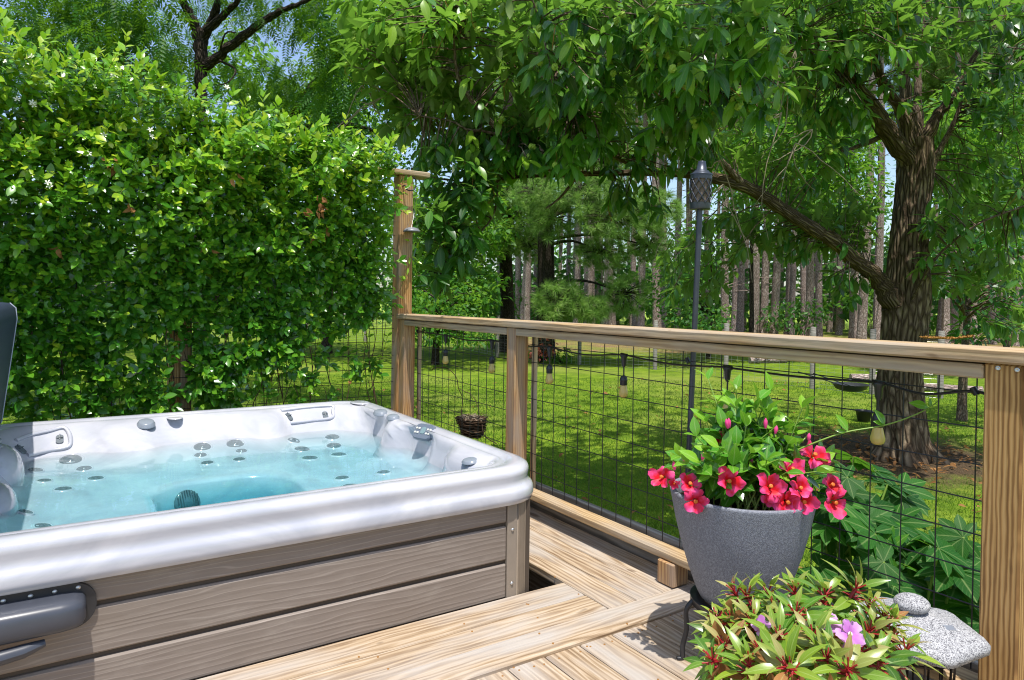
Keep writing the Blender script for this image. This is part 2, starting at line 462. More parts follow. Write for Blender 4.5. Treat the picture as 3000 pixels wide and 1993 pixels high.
VINE = [(0, (.022, .095, .010)), (.36, (.06, .20, .014)), (.6, (.17, .34, .018)), (.8, (.38, .50, .022)), (1, (.60, .56, .03))]
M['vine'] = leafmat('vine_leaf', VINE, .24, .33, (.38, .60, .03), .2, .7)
M['chestnut'] = leafmat('chestnut_leaf', [(0, (.010, .046, .010)), (.36, (.042, .145, .014)), (.62, (.17, .32, .02)), (1, (.42, .50, .03))], .33, .42, (.30, .54, .03), .35, .55, (.17, .24, .08))
M['locust'] = leafmat('pinnate_leaf', [(0, (.016, .065, .008)), (.6, (.05, .15, .010)), (1, (.22, .34, .02))], .5, .38, (.32, .50, .02), 0, .3)
M['bright'] = leafmat('sunlit_leaf', [(0, (.035, .12, .012)), (.5, (.085, .21, .018)), (1, (.22, .34, .03))], .5, .45, (.42, .62, .05), 0, .35)
M['midgreen'] = leafmat('understory_leaf', [(0, (.018, .075, .012)), (.6, (.045, .14, .018)), (1, (.13, .25, .03))], .5, .4, (.3, .5, .05), 0, .35)
M['darkgreen'] = leafmat('shade_leaf', [(0, (.016, .065, .012)), (.6, (.04, .13, .016)), (1, (.11, .23, .02))], .4, .35, (.2, .42, .03), 0, .45)
M['needle'] = leafmat('pine_needle', [(0, (.10, .17, .03)), (.6, (.28, .36, .07)), (1, (.50, .53, .14))], .5, .35, (.35, .5, .08), 0, .3)
M['redleaf'] = leafmat('red_maple_leaf', [(0, (.30, .05, .03)), (1, (.55, .16, .11))], .5, .35, (.7, .2, .12), 0, .3)
M['fatsia'] = leafmat('fatsia_leaf', [(0, (.010, .055, .008)), (.6, (.028, .115, .010)), (1, (.11, .25, .02))], .55, .30, (.3, .58, .03), .45, .18)
M['mandev'] = leafmat('mandevilla_leaf', [(0, (.035, .14, .012)), (.5, (.11, .29, .018)), (1, (.32, .46, .03))], .2, .28, (.35, .58, .04), .55, .65)
M['impat'] = leafmat('impatiens_leaf', [(0, (.03, .095, .012)), (.36, (.12, .23, .018)), (.62, (.34, .36, .03)), (.8, (.55, .36, .13)), (1, (.55, .17, .07))], .3, .3, (.55, .58, .06), .6, .55)
M['redstem'] = plain('red_stem', (.30, .015, .02), .4)
M['greenstem'] = plain('green_stem', (.20, .32, .05), .5)
M['vinestem'] = plain('brown_vine_stem', (.10, .06, .035), .8, .2, nscale=60)
def petal(name, a, b, tc):
    t = NT(name)
    v = t.n('SeparateXYZ', i_0=t.uv())
    c = t.mix(t.ramp(t.math('ADD', t.math('MULTIPLY', t.noise(t.ob(), 40, 2), .7), t.math('MULTIPLY', v.outputs[0], .3)), [(.4, (0, 0, 0)), (.68, (1, 1, 1))]), a, b)
    t.base(c, .5, .3)
    tr = t.n('BsdfTranslucent', i_Color=(*tc, 1)); mx = t.n('MixShader', i_0=.3)
    t.set(mx.inputs[1], t.b.outputs[0]); t.set(mx.inputs[2], tr.outputs[0]); t.set(t.o.inputs[0], mx.outputs[0])
    return t.m
M['redpetal'] = petal('red_petal', (.74, .008, .02), (.86, .09, .33), (.9, .03, .08))
M['pinkpetal'] = petal('pink_petal', (.62, .20, .66), (.76, .42, .80), (.7, .3, .7))
M['throat'] = plain('yellow_throat', (.60, .14, .015), .6)

def ground():
    t = NT('lawn_ground'); v = t.ob()
    big = t.noise(v, .35, 4); mid = t.noise(v, 3.0, 4); fine = t.noise(v, 55.0, 3)
    g = t.ramp(t.math('ADD', t.math('MULTIPLY', mid, .5), t.math('MULTIPLY', fine, .5)), [(.32, (.035, .075, .006)), (.5, (.115, .19, .012)), (.68, (.24, .31, .025))])
    g = t.mix(t.ramp(big, [(.5, (0, 0, 0)), (.72, (.55, .55, .55))]), g, (.24, .25, .06))
    straw = t.ramp(fine, [(.3, (.13, .065, .04)), (.5, (.28, .15, .09)), (.7, (.40, .25, .16))])
    mead = t.ramp(mid, [(.3, (.16, .27, .03)), (.7, (.34, .42, .07))])
    s = t.n('SeparateXYZ', i_0=v)
    # distance north-east of the deck decides lawn / pine straw / meadow
    d = t.math('ADD', t.math('MULTIPLY', s.outputs[0], fwd[0]), t.math('MULTIPLY', s.outputs[1], fwd[1]))
    d = t.math('ADD', d, t.math('MULTIPLY', t.math('SUBTRACT', mid, .5), 3.0))
    lat = t.math('ADD', t.math('MULTIPLY', s.outputs[0], rgt[0]), t.math('MULTIPLY', s.outputs[1], rgt[1]))
    c = t.mix(t.math('MULTIPLY', t.ramp(t.math('DIVIDE', d, 100.0), [(.215, (0, 0, 0)), (.235, (1, 1, 1))]), t.ramp(t.math('DIVIDE', t.math('ADD', lat, 20.0), 40.0), [(.46, (0, 0, 0)), (.52, (1, 1, 1))])), g, t.mix(t.ramp(big, [(.35, (1, 1, 1)), (.6, (.25, .25, .25))]), g, straw))
    c = t.mix(t.ramp(t.math('DIVIDE', d, 100.0), [(.40, (0, 0, 0)), (.46, (1, 1, 1))]), c, mead)
    # bare leaf litter round the foot of the big tree
    b = at(2650, 1340, 8.756)
    dx = t.math('SUBTRACT', s.outputs[0], float(b[0])); dy = t.math('SUBTRACT', s.outputs[1], float(b[1])+.3)
    rr = t.math('ADD', t.math('SQRT', t.math('ADD', t.math('MULTIPLY', dx, dx), t.math('MULTIPLY', dy, dy))), t.math('MULTIPLY', mid, 1.2))
    c = t.mix(t.ramp(t.math('DIVIDE', rr, 4.0), [(.42, (1, 1, 1)), (.70, (0, 0, 0))]), c, t.ramp(fine, [(.35, (.028, .02, .010)), (.65, (.12, .08, .045))]))
    t.base(c, .95, .1); t.bump(fine, .6, .03)
    return t.m
M['ground'] = ground()
M['grass'] = leafmat('grass_blade', [(0, (.06, .10, .010)), (.5, (.155, .215, .014)), (1, (.34, .36, .03))], .65, .35, (.35, .55, .04), 0, .3)
M['slab'] = plain('dark_pit', (.02, .018, .015), .9, .1, nscale=12)
# ------------------------------------------------------------------ ground
def build_ground():
    m = MB()
    a = np.concatenate([np.linspace(-400, -30, 12), np.linspace(-25, 60, 60), np.linspace(70, 500, 18)])
    X, Y = np.meshgrid(a, a, indexing='ij')
    d = X*fwd[0]+Y*fwd[1]
    Zg = LAWN + .03*np.sin(X*.7+1)*np.cos(Y*.55) + np.clip(d-40, 0, 200)*.004
    m.grid(np.stack([X, Y, Zg], -1), uv=np.stack([X, Y], -1))
    struct('lawn', m, M['ground'])
build_ground()

# ------------------------------------------------------------------ deck
def build_deck():
    m = MB(); g = .005
    T = .038
    for i, (x0, x1) in enumerate([(-.432, -.292), (-.287, -.147), (-.142, .042)]):          # boards beside the tub
        m.box((x0, -1.166, -T), (x1, 2.2, 0), .004, 1)
    for (y0, y1) in [(-1.021, -.881), (-1.166, -1.026)]:                                     # two boards in front of the tub
        m.box((-4.2, y0, -T), (-.437, y1, 0), .004, 0)
    m.box((-4.2, -1.313, -T+.002), (.042, -1.171, .004), .006, 0)                            # border board
    x = .042
    while x > -4.2:
        wd = .1425
        m.box((x-wd, -5.2, DK-T), (x, -1.300, DK), .004, 1); x -= wd+g
    m.box((-4.2, -1.0, -.30), (-.44, -.965, -.042), .003, 0)                                 # framing under the boards
    m.box((-.375, -1.2, -.26), (-.337, 2.2, -.040), .003, 1)
    struct('deck', m, M['deck'])
    p = MB(); p.box((-3.2, -1.3, -.62), (.03, 2.3, -.46), .01); struct('pit_floor', p, M['slab'])
    k = MB(); k.box((.052, -5.2, -.45), (.088, 2.0, .137), .003, 1); struct('deck_skirt', k, M['greywood'])
    s = MB()
    for px, py in [(1625, 1690), (1000+115/2.2483*1, 1640+640/2.2483), (1107, 1925), (1137, 1960), (1695, 1741), (1543, 1770), (1580, 1860), (1620, 1889), (1565, 1942), (1548, 1771),
                   (1771, 1878), (1720, 1884), (1837, 1831), (1928, 1980), (1963, 1793), (2060, 1929), (2025, 1945), (1870, 1845), (1380, 1985), (1505, 1945), (1575, 1810), (1450, 1990), (1360, 1828), (1383, 1850)]:
        p = hit(px, py, 2, .001)
        s.lathe([(0, .0022), (.0036, .0022), (.0036, -.002)], (p[0], p[1], (.005 if -1.31 < p[1] < -1.17 else 0) if p[1] > -1.31 else DK), 8)
    for k in range(24):
        x0 = .042-k*.1475
        for yy in (-1.345, -1.75, -2.16):
            for dx in (.03, .113):
                s.lathe([(0, .0015), (.0034, .0015), (.0034, -.002)], (x0-dx+rng.normal(0, .004), yy+rng.normal(0, .008), DK), 8)
    o = struct('deck_screws', s, M['tassel'], 'stuff')
build_deck()

# ------------------------------------------------------------------ hot tub
OX0, OX1, OY0, OY1 = -2.64, -.512, -.905, 1.235
ZW = .370
def rrect(x0, x1, y0, y1, r, ns=26, nc=12):
    P = []
    cs = [(x1-r, y1-r, 0), (x0+r, y1-r, 90), (x0+r, y0+r, 180), (x1-r, y0+r, 270)]
    for k in range(4):
        cx, cy_, a0 = cs[k]
        for i in range(nc+1):
            a = R(a0+90*i/nc); P.append((cx+r*math.cos(a), cy_+r*math.sin(a)))
        nx, ny, a1 = cs[(k+1) % 4]
        e0 = P[-1]; e1 = (nx+r*math.cos(R(a1)), ny+r*math.sin(R(a1)))
        for i in range(1, ns):
            t = i/ns; P.append((e0[0]+(e1[0]-e0[0])*t, e0[1]+(e1[1]-e0[1])*t))
    return np.array(P)
def sst(a, b, x):
    t = np.clip((x-a)/(b-a), 0, 1); return t*t*(3-2*t)
def bump1(x, a, b, w): return sst(a-w, a+w, x)*(1-sst(b-w, b+w, x))

def hot_tub():
    T = thing('hot_tub', 'white marbled hot tub full of water, with grey-brown panelled sides', 'hot tub', (-1.575, .167, 0))
    outer = lambda i, r: (OX0+i, OX1-i, OY0+i, OY1-i, r)
    rings = []
    for i, z, r in [(.06, .372, .15), (.02, .366, .2), (.002, .372, .215), (0, .395, .215), (.002, .415, .215), (.006, .425, .215), (.014, .432, .21), (.0185, .442, .21),
                    (.020, .458, .21), (.017, .474, .21), (.017, .486, .21), (.022, .498, .205), (.034, .507, .2), (.055, .511, .19), (.085, .510, .175), (.098, .505, .165), (.106, .5015, .16), (.116, .503, .16)]:
        rings.append((outer(i, r), z))
    inn = [((-2.505, -.632, -.77, 1.105, .15), .503), ((-2.49, -.643, -.757, 1.085, .15), .499), ((-2.475, -.655, -.745, 1.05, .16), .485), ((-2.455, -.664, -.735, 1.00, .17), .455), ((-2.42, -.676, -.715, .945, .17), .41),
           ((-2.39, -.688, -.69, .905, .18), .365), ((-2.36, -.70, -.665, .85, .18), .344), ((-2.31, -.722, -.63, .755, .18), .325), ((-2.275, -.740, -.60, .690, .18), .313), ((-2.24, -.765, -.57, .640, .18), .307), ((-2.1, -.95, -.5, .54, .2), .303),
           ((-1.92, -1.22, -.42, .44, .2), .300), ((-1.885, -1.255, -.385, .405, .2), .292), ((-1.872, -1.27, -.37, .39, .2), .275), ((-1.855, -1.285, -.355, .375, .19), .17), ((-1.82, -1.28, -.31, .40, .17), .06), ((-1.78, -1.32, -.27, .36, .15), .035), ((-1.6, -1.5, -.02, .12, .04), .03)]
    rings += inn
    P = np.stack([np.c_[rrect(*a), np.full(len(rrect(*a)), z)] for a, z in rings])
    # moulded seat backs on the wall: bays and pillars
    n_out = 18
    Q = P[n_out:].copy(); x, y, z = Q[..., 0], Q[..., 1], Q[..., 2]
    zf = bump1(z, .30, .488, .03)
    back = sst(.6, .75, y)
    dy = .055*bump1(x, -1.78, -1.30, .05) - .045*bump1(x, -1.30, -1.13, .04) + .05*bump1(x, -1.10, -.78, .05) - .04*bump1(x, -2.02, -1.82, .05) + .04*bump1(x, -2.36, -2.06, .05)
    Q[..., 1] += zf*back*dy
    rt = sst(-.8, -.72, x)
    dx = .05*bump1(y, -.05, .28, .04) - .05*bump1(y, .32, .46, .035) + .03*bump1(y, .52, .8, .05) - .07*bump1(y, -.62, -.33, .03)*1
    Q[..., 0] += zf*rt*dx
    # dished seats below water
    sf = bump1(z, .298, .322, .004)
    Q[..., 2] += sf*.007*np.sin(x*6.0)*np.cos(y*5.0)
    P[n_out:] = Q
    P = np.concatenate([P, P[:, :1]], 1)
    m = MB(); m.grid(P, flip=True)
    cap = P[-1, :-1]; m.add(cap, [list(range(len(cap)))[::-1]], None, True)
    sh = obj('shell', m, M['acrylic'], T)
    # cabinet
    c = MB(); F = -.875
    def panel(z0, z1): c.box((-2.56, F, z0), (-.719, F+.03, z1), .005)
    bk = MB(); bk.box((-2.57, F+.012, -.46), (-.60, F+.05, .40), .002); bk.box((-2.58, F+.1, -.46), (-2.54, 1.2, .40), .003); bk.box((-2.57, 1.15, -.46), (-.6, 1.19, .40), .003); bk.box((-.60, F+.2, -.46), (-.575, 1.1, .40), .003)
    obj('panel_backing', bk, M['groove'], T)
    for z0, z1 in [(.296, .40), (.146, .281), (-.005, .131), (-.46, -.02)]:
        p = MB(); p.box((-2.4, F, z0), (-.7195, F+.03, z1), .006); obj('side_panel', p, M['taupe'], T)
    t = MB(); t.box((-.7185, F-.004, -.46), (-.673, F+.03, .40), .003); obj('corner_trim', t, M['trimtaupe'], T)
    for z in (.265, .05):
        s = MB(); s.lathe([(0, .004), (.006, .003), (.007, 0)], (-.696, F-.005, z), 10, R3=frame((0, -1, 0))); obj('screw', s, M['screw'], T)
    cp = MB(); L = [(-.672, F)]
    for i in range(15):
        a = R(-90+90*i/14); L.append((-.672+.105*math.cos(a)*1.0, F+.11+.11*math.sin(a)))
    L.append((-.567, 1.0)); L = np.array(L)
    V = []
    for i, (px, py) in enumerate(L): V.append([(px, py, -.46), (px, py, .40)])
    V = np.array(V); cp.grid(V, uv=np.stack([np.repeat(np.arange(len(L))[:, None]*.02, 2, 1), V[..., 2]], -1), smooth=True, flip=True)
    for i in (2, 5, 8, 11, 14):
        px, py = L[i]; cp.tube([(px, py, -.46), (px, py, .40)], .0035, 5)
    obj('corner_post', cp, M['corner'], T)
    # water: a closed body of water
    wv = MB(); ring = rrect(-2.46, -.62, -.76, 1.02, .18, 20, 8)
    b = len(ring)
    top = np.c_[ring, np.full(b, ZW)]; bot = np.c_[ring, np.full(b, -.05)]
    wv.add(np.vstack([top, bot]), [list(range(b)), list(range(2*b-1, b-1, -1))] + [[i, i+b, (i+1) % b+b, (i+1) % b] for i in range(b)])
    obj('water', wv, M['water'], T)
    # ray-cast fittings on the shell
    Pm = P.reshape(-1, 3); a_, b_ = P.shape[:2]
    faces = [(i*b_+j, i*b_+j+1, (i+1)*b_+j+1, (i+1)*b_+j) for i in range(a_-1) for j in range(b_-1)]
    tree = BVHTree.FromPolygons([Vector(p) for p in Pm], faces)
    eye = Vector(CAM)
    def cast(px, py):
        d = Vector(ray(px, py)).normalized()
        o = eye
        for _ in range(6):
            l, n, i, dist = tree.ray_cast(o, d)
            if l is None: return None, None
            if l.y > -.60 and l.z < .5085: break                    # skip the near lip
            o = l + d*.01
        n = Vector(n)
        if n.dot(d) > 0: n = -n
        return np.array(l), np.array(n)
    Q1 = lambda x, y: (x/2.8, 1100+y/2.8)
    Q2 = lambda x, y: (700+x/2.6133, 1100+y/2.6133)
    jets = [(Q1(290, 780), .032), (Q1(580, 697), .05), (Q1(690, 768), .034), (Q1(365, 867), .028), (Q1(787, 848), .034), (Q1(520, 935), .034), (Q1(210, 1125), .026), (Q1(340, 1240), .032),
            (Q1(1660, 590), .045), (Q1(1930, 565), .047), (Q1(1645, 657), .032), (Q1(1980, 623), .03), (Q1(1700, 720), .031), (Q1(1962, 692), .031),
            (Q2(420, 500), .042), (Q2(715, 475), .043), (Q2(483, 566), .043), (Q2(727, 540), .043), (Q2(543, 635), .043), (Q2(765, 608), .043), (Q2(1107, 745), .034), (Q2(790, 788), .034), (Q2(850, 852), .036)]
    for (px, py), r in jets:
        l, n = cast(px, py)
        if l is None: continue
        j = MB(); j.lathe([(r*1.28, -.002), (r*1.18, .004), (r*1.02, .005), (r*.96, .002)], l, 24, R3=frame(n))
        jo = obj('jet', j, M['acrylic'], T)
        k = MB(); k.lathe([(r*.97, .001), (r*.9, .005), (r*.62, .006), (r*.5, .001), (r*.3, .001), (r*.22, .007), (0, .008)], l, 20, R3=frame(n))
        obj('nozzle', k, M['jetdark'], jo)
    l, n = cast(*Q1(1530, 1045))
    if l is not None:
        g = MB(); F3 = frame(unit(n*1.0+np.array([.0, 0, .25])))
        g.lathe([(.06, -.01), (.062, .01), (.055, .018), (0, .026)], l, 24, R3=F3)
        for k in range(-4, 5):
            h = math.sqrt(max(0, .055**2-(k*.0115)**2)); g.tube([l+F3@np.array([k*.0115, -h, .022]), l+F3@np.array([k*.0115, h, .022])], .0025, 4)
        obj('suction_grate', g, M['jetdark'], T)
    def knob(px, py, rx, ry, h, mat, name='knob', up=None, z=None, lift=0):
        if z is not None: l = hit(px, py, 2, z); n = np.array([0, 0, 1.0])
        else: l, n = cast(px, py)
        if l is None: return
        if up is not None: n = unit(np.array(up, float))
        F3 = frame(n); m_ = MB()
        m_.lathe([(1, 0), (1.0, h*.35), (.93, h*.4), (.93, h*.55), (.86, h*.6), (.84, h*.85), (.7, h), (0, h*1.02)], (0, 0, 0), 28)
        for q in m_.v: q[:, 0] *= rx; q[:, 1] *= ry; q[:] = q@F3.T + l + n*lift
        return obj(name, m_, mat, T)
    knob(428, 1246, .055, .045, .024, M['greyplastic'], 'waterfall_cap', (0, -.25, 1))
    knob(512, 1224, .07, .042, .005, M['acrylic'], 'cup_rest', (0, 0, 1))
    knob(*Q2(1085, 295), .052, .042, .020, M['greyplastic'], 'diverter_knob', (-.15, -.1, 1))
    knob(*Q2(1180, 330), .043, .036, .019, M['greyplastic'], 'diverter_knob', (-.15, -.1, 1))
    knob(*Q2(1770, 662), .042, .036, .012, M['greyplastic'], 'diverter_knob', (-.2, 0, 1))
    knob(*Q2(930, 210), .085, .06, .006, M['acrylic'], 'cup_rest', (0, 0, 1), z=.508)
    # control panel
    l, n = cast(*Q2(1425, 440))
    if l is not None:
        n = unit(np.array([-.75, -.28, .62])); F3 = np.c_[unit(np.cross([0, 0, 1.0], n)), np.cross(n, unit(np.cross([0, 0, 1.0], n))), n]
        def pad(w_, h_, t_, off, mat, name, par):
            q = MB(); ring2 = rrect(-w_/2, w_/2, -h_/2, h_/2, min(w_, h_)*.36, 3, 5); kk = len(ring2)
            V = np.vstack([np.c_[ring2, np.zeros(kk)], np.c_[ring2, np.full(kk, t_*.7)], np.c_[ring2*.93, np.full(kk, t_)]])
            fs = [[i+o, (i+1) % kk+o, (i+1) % kk+kk+o, i+kk+o] for o in (0, kk) for i in range(kk)] + [list(range(2*kk, 3*kk))]
            q.add((V+np.asarray(off))@F3.T+l, fs); return obj(name, q, mat, par)
        cpn = pad(.135, .088, .022, (0, 0, -.003), M['panelgrey'], 'control_panel', T)
        pad(.030, .040, .003, (0, .003, .019), M['screen'], 'screen', cpn)
        for bx, by in [(-.048, .012), (-.03, .012), (-.048, -.012), (-.03, -.012), (.03, .012), (.048, .012), (.03, -.012), (.048, -.012)]:
            pad(.013, .011, .004, (bx, by, .019), M['button'], 'button', cpn)
    # pillow ledges with clips
    for path in ([(45, 1292), (90, 1275), (150, 1262), (186, 1254), (203, 1272), (206, 1302), (190, 1314), (140, 1322), (80, 1335)], [(823, 1204), (880, 1196), (970, 1190), (975, 1205), (973, 1225), (920, 1233), (850, 1240)]):
        pts = [cast(*p) for p in path]; pts = [a+b*.002 for a, b in pts if a is not None]
        if len(pts) > 3:
            q = MB(); q.tube(smooth_path(pts, 5), .011, 8); obj('pillow_ledge', q, M['acrylic'], T)
    for px, py in [(60, 1318), (175, 1288), (847, 1222), (953, 1217)]:
        l, n = cast(px, py)
        if l is None: continue
        q = MB(); F3 = frame(n); F3 = np.c_[unit(np.cross([0, 0, 1.0], n)), unit(np.cross(n, np.cross([0, 0, 1.0], n))), n]
        ring2 = rrect(-.017, .017, -.03, .03, .012, 3, 4); kk = len(ring2)
        V = np.vstack([np.c_[ring2, np.zeros(kk)], np.c_[ring2*.9, np.full(kk, .006)]])
        q.add(V@F3.T+l, [[i, (i+1) % kk, (i+1) % kk+kk, i+kk] for i in range(kk)]+[list(range(kk, 2*kk))]); 
        q.tube([l+F3@np.array([-.014, .006, .008]), l+F3@np.array([.014, .006, .012])], .003, 5); q.tube([l+F3@np.array([0, -.004, .006]), l+F3@np.array([0, .028, .010])], .003, 5)
        obj('pillow_clip', q, M['jetdark'], T)
    # moulded armrests rising at the left, each with a ribbed valve
    for (cx, cy_, cz, rx, ry, rz) in [(-2.50, .57, .34, .150, .20, .175), (-2.485, .10, .30, .14, .18, .155)]:
        q = MB(); u = np.linspace(0, 2*math.pi, 41); v = np.linspace(-1.2, math.pi/2, 20)
        e = lambda s, p: np.sign(s)*np.abs(s)**p
        U, Vv = np.meshgrid(u, v, indexing='ij')
        q.grid(np.stack([cx+rx*e(np.cos(Vv), .7)*e(np.cos(U), .75), cy_+ry*e(np.cos(Vv), .7)*e(np.sin(U), .75), cz+rz*e(np.sin(Vv), .75)], -1))
        ar = obj('armrest', q, M['acrylic'], T)
        k = MB(); k.lathe([(.05, 0), (.05, .012), (.042, .014), (.042, .022), (.047, .024), (.047, .034), (.038, .036), (.038, .046), (.043, .048), (.04, .062), (.02, .075), (0, .077)], (cx+.02, cy_-.03, cz+rz-.006), 24)
        obj('valve', k, M['greyplastic'], ar)
    # cover lifter bracket on the front panel
    br = MB(); ring2 = rrect(-2.60, -2.115, .238, .366, .06, 8, 8); kk = len(ring2)
    V = np.vstack([np.c_[ring2[:, 0], np.full(kk, F-.001), ring2[:, 1]], np.c_[ring2[:, 0], np.full(kk, F-.012), ring2[:, 1]]])
    br.add(V, [[i, i+kk, (i+1) % kk+kk, (i+1) % kk] for i in range(kk)]+[list(range(kk, 2*kk))[::-1]])
    bo = obj('lifter_bracket', br, M['blackplastic'], T)
    bd = MB(); prof = []
    for (x_, s_) in [(-2.7, 1.0), (-2.45, 1.0), (-2.3, 1.0), (-2.2, .98), (-2.17, .93), (-2.15, .8), (-2.142, .55), (-2.14, .0)]:
        zc = .300; hz = .045*s_; hy = .085*s_
        th = np.linspace(0, math.pi, 13); prof.append([(x_, F-.012-hy*abs(math.sin(a))**.45, zc+hz*math.copysign(abs(math.cos(a))**.6, math.cos(a))) for a in th])
    bd.grid(np.array(prof), flip=False); obj('lifter_arm', bd, M['lifter'], bo)
    for x_ in (-2.33, -2.27, -2.215, -2.16):
        sc_ = MB(); sc_.lathe([(.0065, 0), (.006, .003), (0, .004)], (x_, F-.012, .352), 12, R3=frame((0, -1, 0))); obj('screw', sc_, M['screw'], bo)
    rd = MB(); rd.tube([(-2.7, F-.09, .215), (-2.42, F-.085, .222), (-2.28, F-.08, .234), (-2.235, F-.07, .240)], [.022, .022, .018, .010], 12); obj('lifter_rod', rd, M['lifter'], bo)
    return T
hot_tub()

def tub_cover():
    T = thing('tub_cover', 'navy vinyl hot tub cover folded upright at the far left', 'cover', (-2.6, .2, .56))
    m = MB()
    prof = [(-.09, 0), (-.055, .30), (-.03, .52), (-.035, .575), (-.06, .60), (-.30, .62), (-.33, .59), (-.36, .3), (-.36, 0)]
    ys = [(-.95, 0), (-.93, .0), (.0, .004), (1.05, .004), (1.12, 0), (1.135, -.012)]
    G = []
    for y, b in ys: G.append([(-2.385+px+b, y, .53+pz) for px, pz in prof])
    m.grid(np.array(G)); 
    k = len(prof); m.add(np.array(G[-1]), [list(range(k))]); m.add(np.array(G[0]), [list(range(k))[::-1]])
    obj('vinyl_shell', m, M['vinyl'], T)
    s = MB(); s.tube([(-2.385+px+.002, 1.118, .53+pz) for px, pz in prof[:5]], .0035, 5); s.tube([(-2.385+px+.003, 1.09, .53+pz) for px, pz in prof[:5]], .0016, 4); obj('piping', s, M['stitch'], T)
tub_cover()

# ------------------------------------------------------------------ railing
WS = .1016
def railing():
    T = thing('deck_railing', 'wooden deck railing with black wire grid panels and flat top rail', 'railing', (-.05, -.4, 0))
    c = MB(); c.box((-.118, -5.0, 1.030), (.024, 1.655, 1.069), .006, 1); obj('top_rail', c, M['rail'], T)
    for y0, y1 in [(.124, 1.542), (-2.292, .028), (-4.7, -2.388)]:
        s = MB(); s.box((-.104, y0, .985), (-.012, y1, 1.0245), .004, 1); obj('upper_rail', s, M['rail'], T)
        b = MB(); b.box((-.085, y0 if y0 != .124 else .124, .100), (-.004, y1, .139), .008, 1); obj('bottom_rail', b, M['rail'], T)
    for y0, y1, mt in [(1.542, 1.632, 'post'), (.030, .121, 'post'), (-2.386, -2.294, 'post_gold'), (-4.8, -4.71, 'post')]:
        p = MB(); p.box((-.102, y0, -.35), (-.011, y1, 1.0295), .005, 2); po = obj('post', p, M[mt], T)
        if mt == 'post_gold':
            for px, py in [(2925, 1079), (2981, 1084)]:
                q = MB(); l = hit(px, py, 0, -.103); q.lathe([(0, .002), (.003, .002), (.006, .004), (.006, 0)], l, 12, R3=frame((-1, 0, 0))); obj('screw', q, M['screw'], po)
    for y0, y1 in [(-.001, .027), (1.515, 1.540)]:
        s = MB(); s.box((.006, y0, .06), (.032, y1, 1.02), .003, 2); obj('nailing_strip', s, M['rail'], T)
    for y in (-1.172, .8):
        b = MB(); b.box((-.097, y, .004), (-.005, y+.090, .0995), .004, 2); obj('support_block', b, M['post'], T)
    for ks in (range(2, 16), range(-23, 2), range(-46, -23)):
        m = MB(); lo, hi = min(ks)*WS, max(ks)*WS
        for k in ks: 
            dx = .004*math.sin(k*1.3)
            m.tube([(dx*.3, k*WS, .1385), (dx, k*WS, .5), (0, k*WS, 1.022)], .0021, 6)
        for r in range(9):
            z = .935-r*WS; yy = np.linspace(lo-.05, hi+.05, 14)
            m.tube([(-.0035+.003*math.sin(y*5+r), y, z+.002*math.sin(y*3+r*2)) for y in yy], .0021, 6)
        obj('wire_panel', m, M['black'], T)
railing()

# ------------------------------------------------------------------ trellis fence with vine
TY = 1.72
def trellis():
    T = thing('trellis_fence', 'tall wooden post and wire trellis behind the tub, overgrown with vine', 'trellis', (-1.3, TY, 0))
    p = MB(); p.box((-.112, 1.640, -.7), (.004, 1.755, 2.115), .006, 2); po = obj('post', p, M['post'], T)
    q = MB(); q.box((-1.650, 1.745, -.7), (-1.586, 1.85, 2.09), .005, 2); q.box((-1.5835, 1.745, -.7), (-1.519, 1.85, 2.09), .005, 2); obj('post', q, M['post'], T)
    q = MB(); q.box((-3.15, 1.745, -.7), (-3.02, 1.85, 2.09), .005, 2); obj('post', q, M['post'], T)
    c = MB(); c.box((-3.3, 1.62, 2.118), (.135, 1.775, 2.157), .006, 0); obj('cap_board', c, M['rail'], T)
    m = MB()
    for k in range(32): m.tube([(-.20-k*WS, TY, .02), (-.20-k*WS, TY, 2.1)], .0022, 5)
    for r in range(21): m.tube([(-3.2, TY-.004, .04+r*WS), (-.10, TY-.004, .04+r*WS)], .0022, 5)
    obj('wire_panel', m, M['black'], T)
    h = MB(); y = 1.638
    V8 = lambda a, b: (1050+a/1.793, 450+b/1.793)
    hk = [hit(*V8(a, b), 1, 1.60) for a, b in [(245, 168), (252, 185), (262, 193), (280, 194), (295, 186), (302, 165), (302, 145), (296, 130), (286, 125)]]
    hk = [np.array(hk[0])+[0, .04, 0]] + hk
    h.tube(smooth_path(hk, 5), .0055, 7); obj('hook', h, M['black'], T)
trellis()
def feeder():
    V8 = lambda a, b: (1050+a/1.793, 450+b/1.793)
    c = hit(*V8(280, 402), 1, 1.585)
    T = thing('hanging_dish', 'small grey domed dish hanging on wires from the trellis post hook', 'feeder', c)
    m = MB(); m.lathe([(0, .022), (.02, .02), (.045, .012), (.06, -.002), (.066, -.012), (.064, -.014), (.05, -.006), (0, -.004)], c, 28); obj('dish', m, M['dish'], T)
    top = hit(*V8(299, 188), 1, 1.60); wv = MB()
    mid = hit(*V8(293, 315), 1, 1.59)
    wv.tube([top, mid], .0012, 4)
    for a in (0, 2.1, 4.2): wv.tube([mid, c+np.array([.058*math.cos(a), .058*math.sin(a), 0])], .0012, 4)
    wv.tube([c, c+np.array([.01, 0, -.22])], .001, 4)
    obj('hanger', wv, M['screw'], T)
feeder()
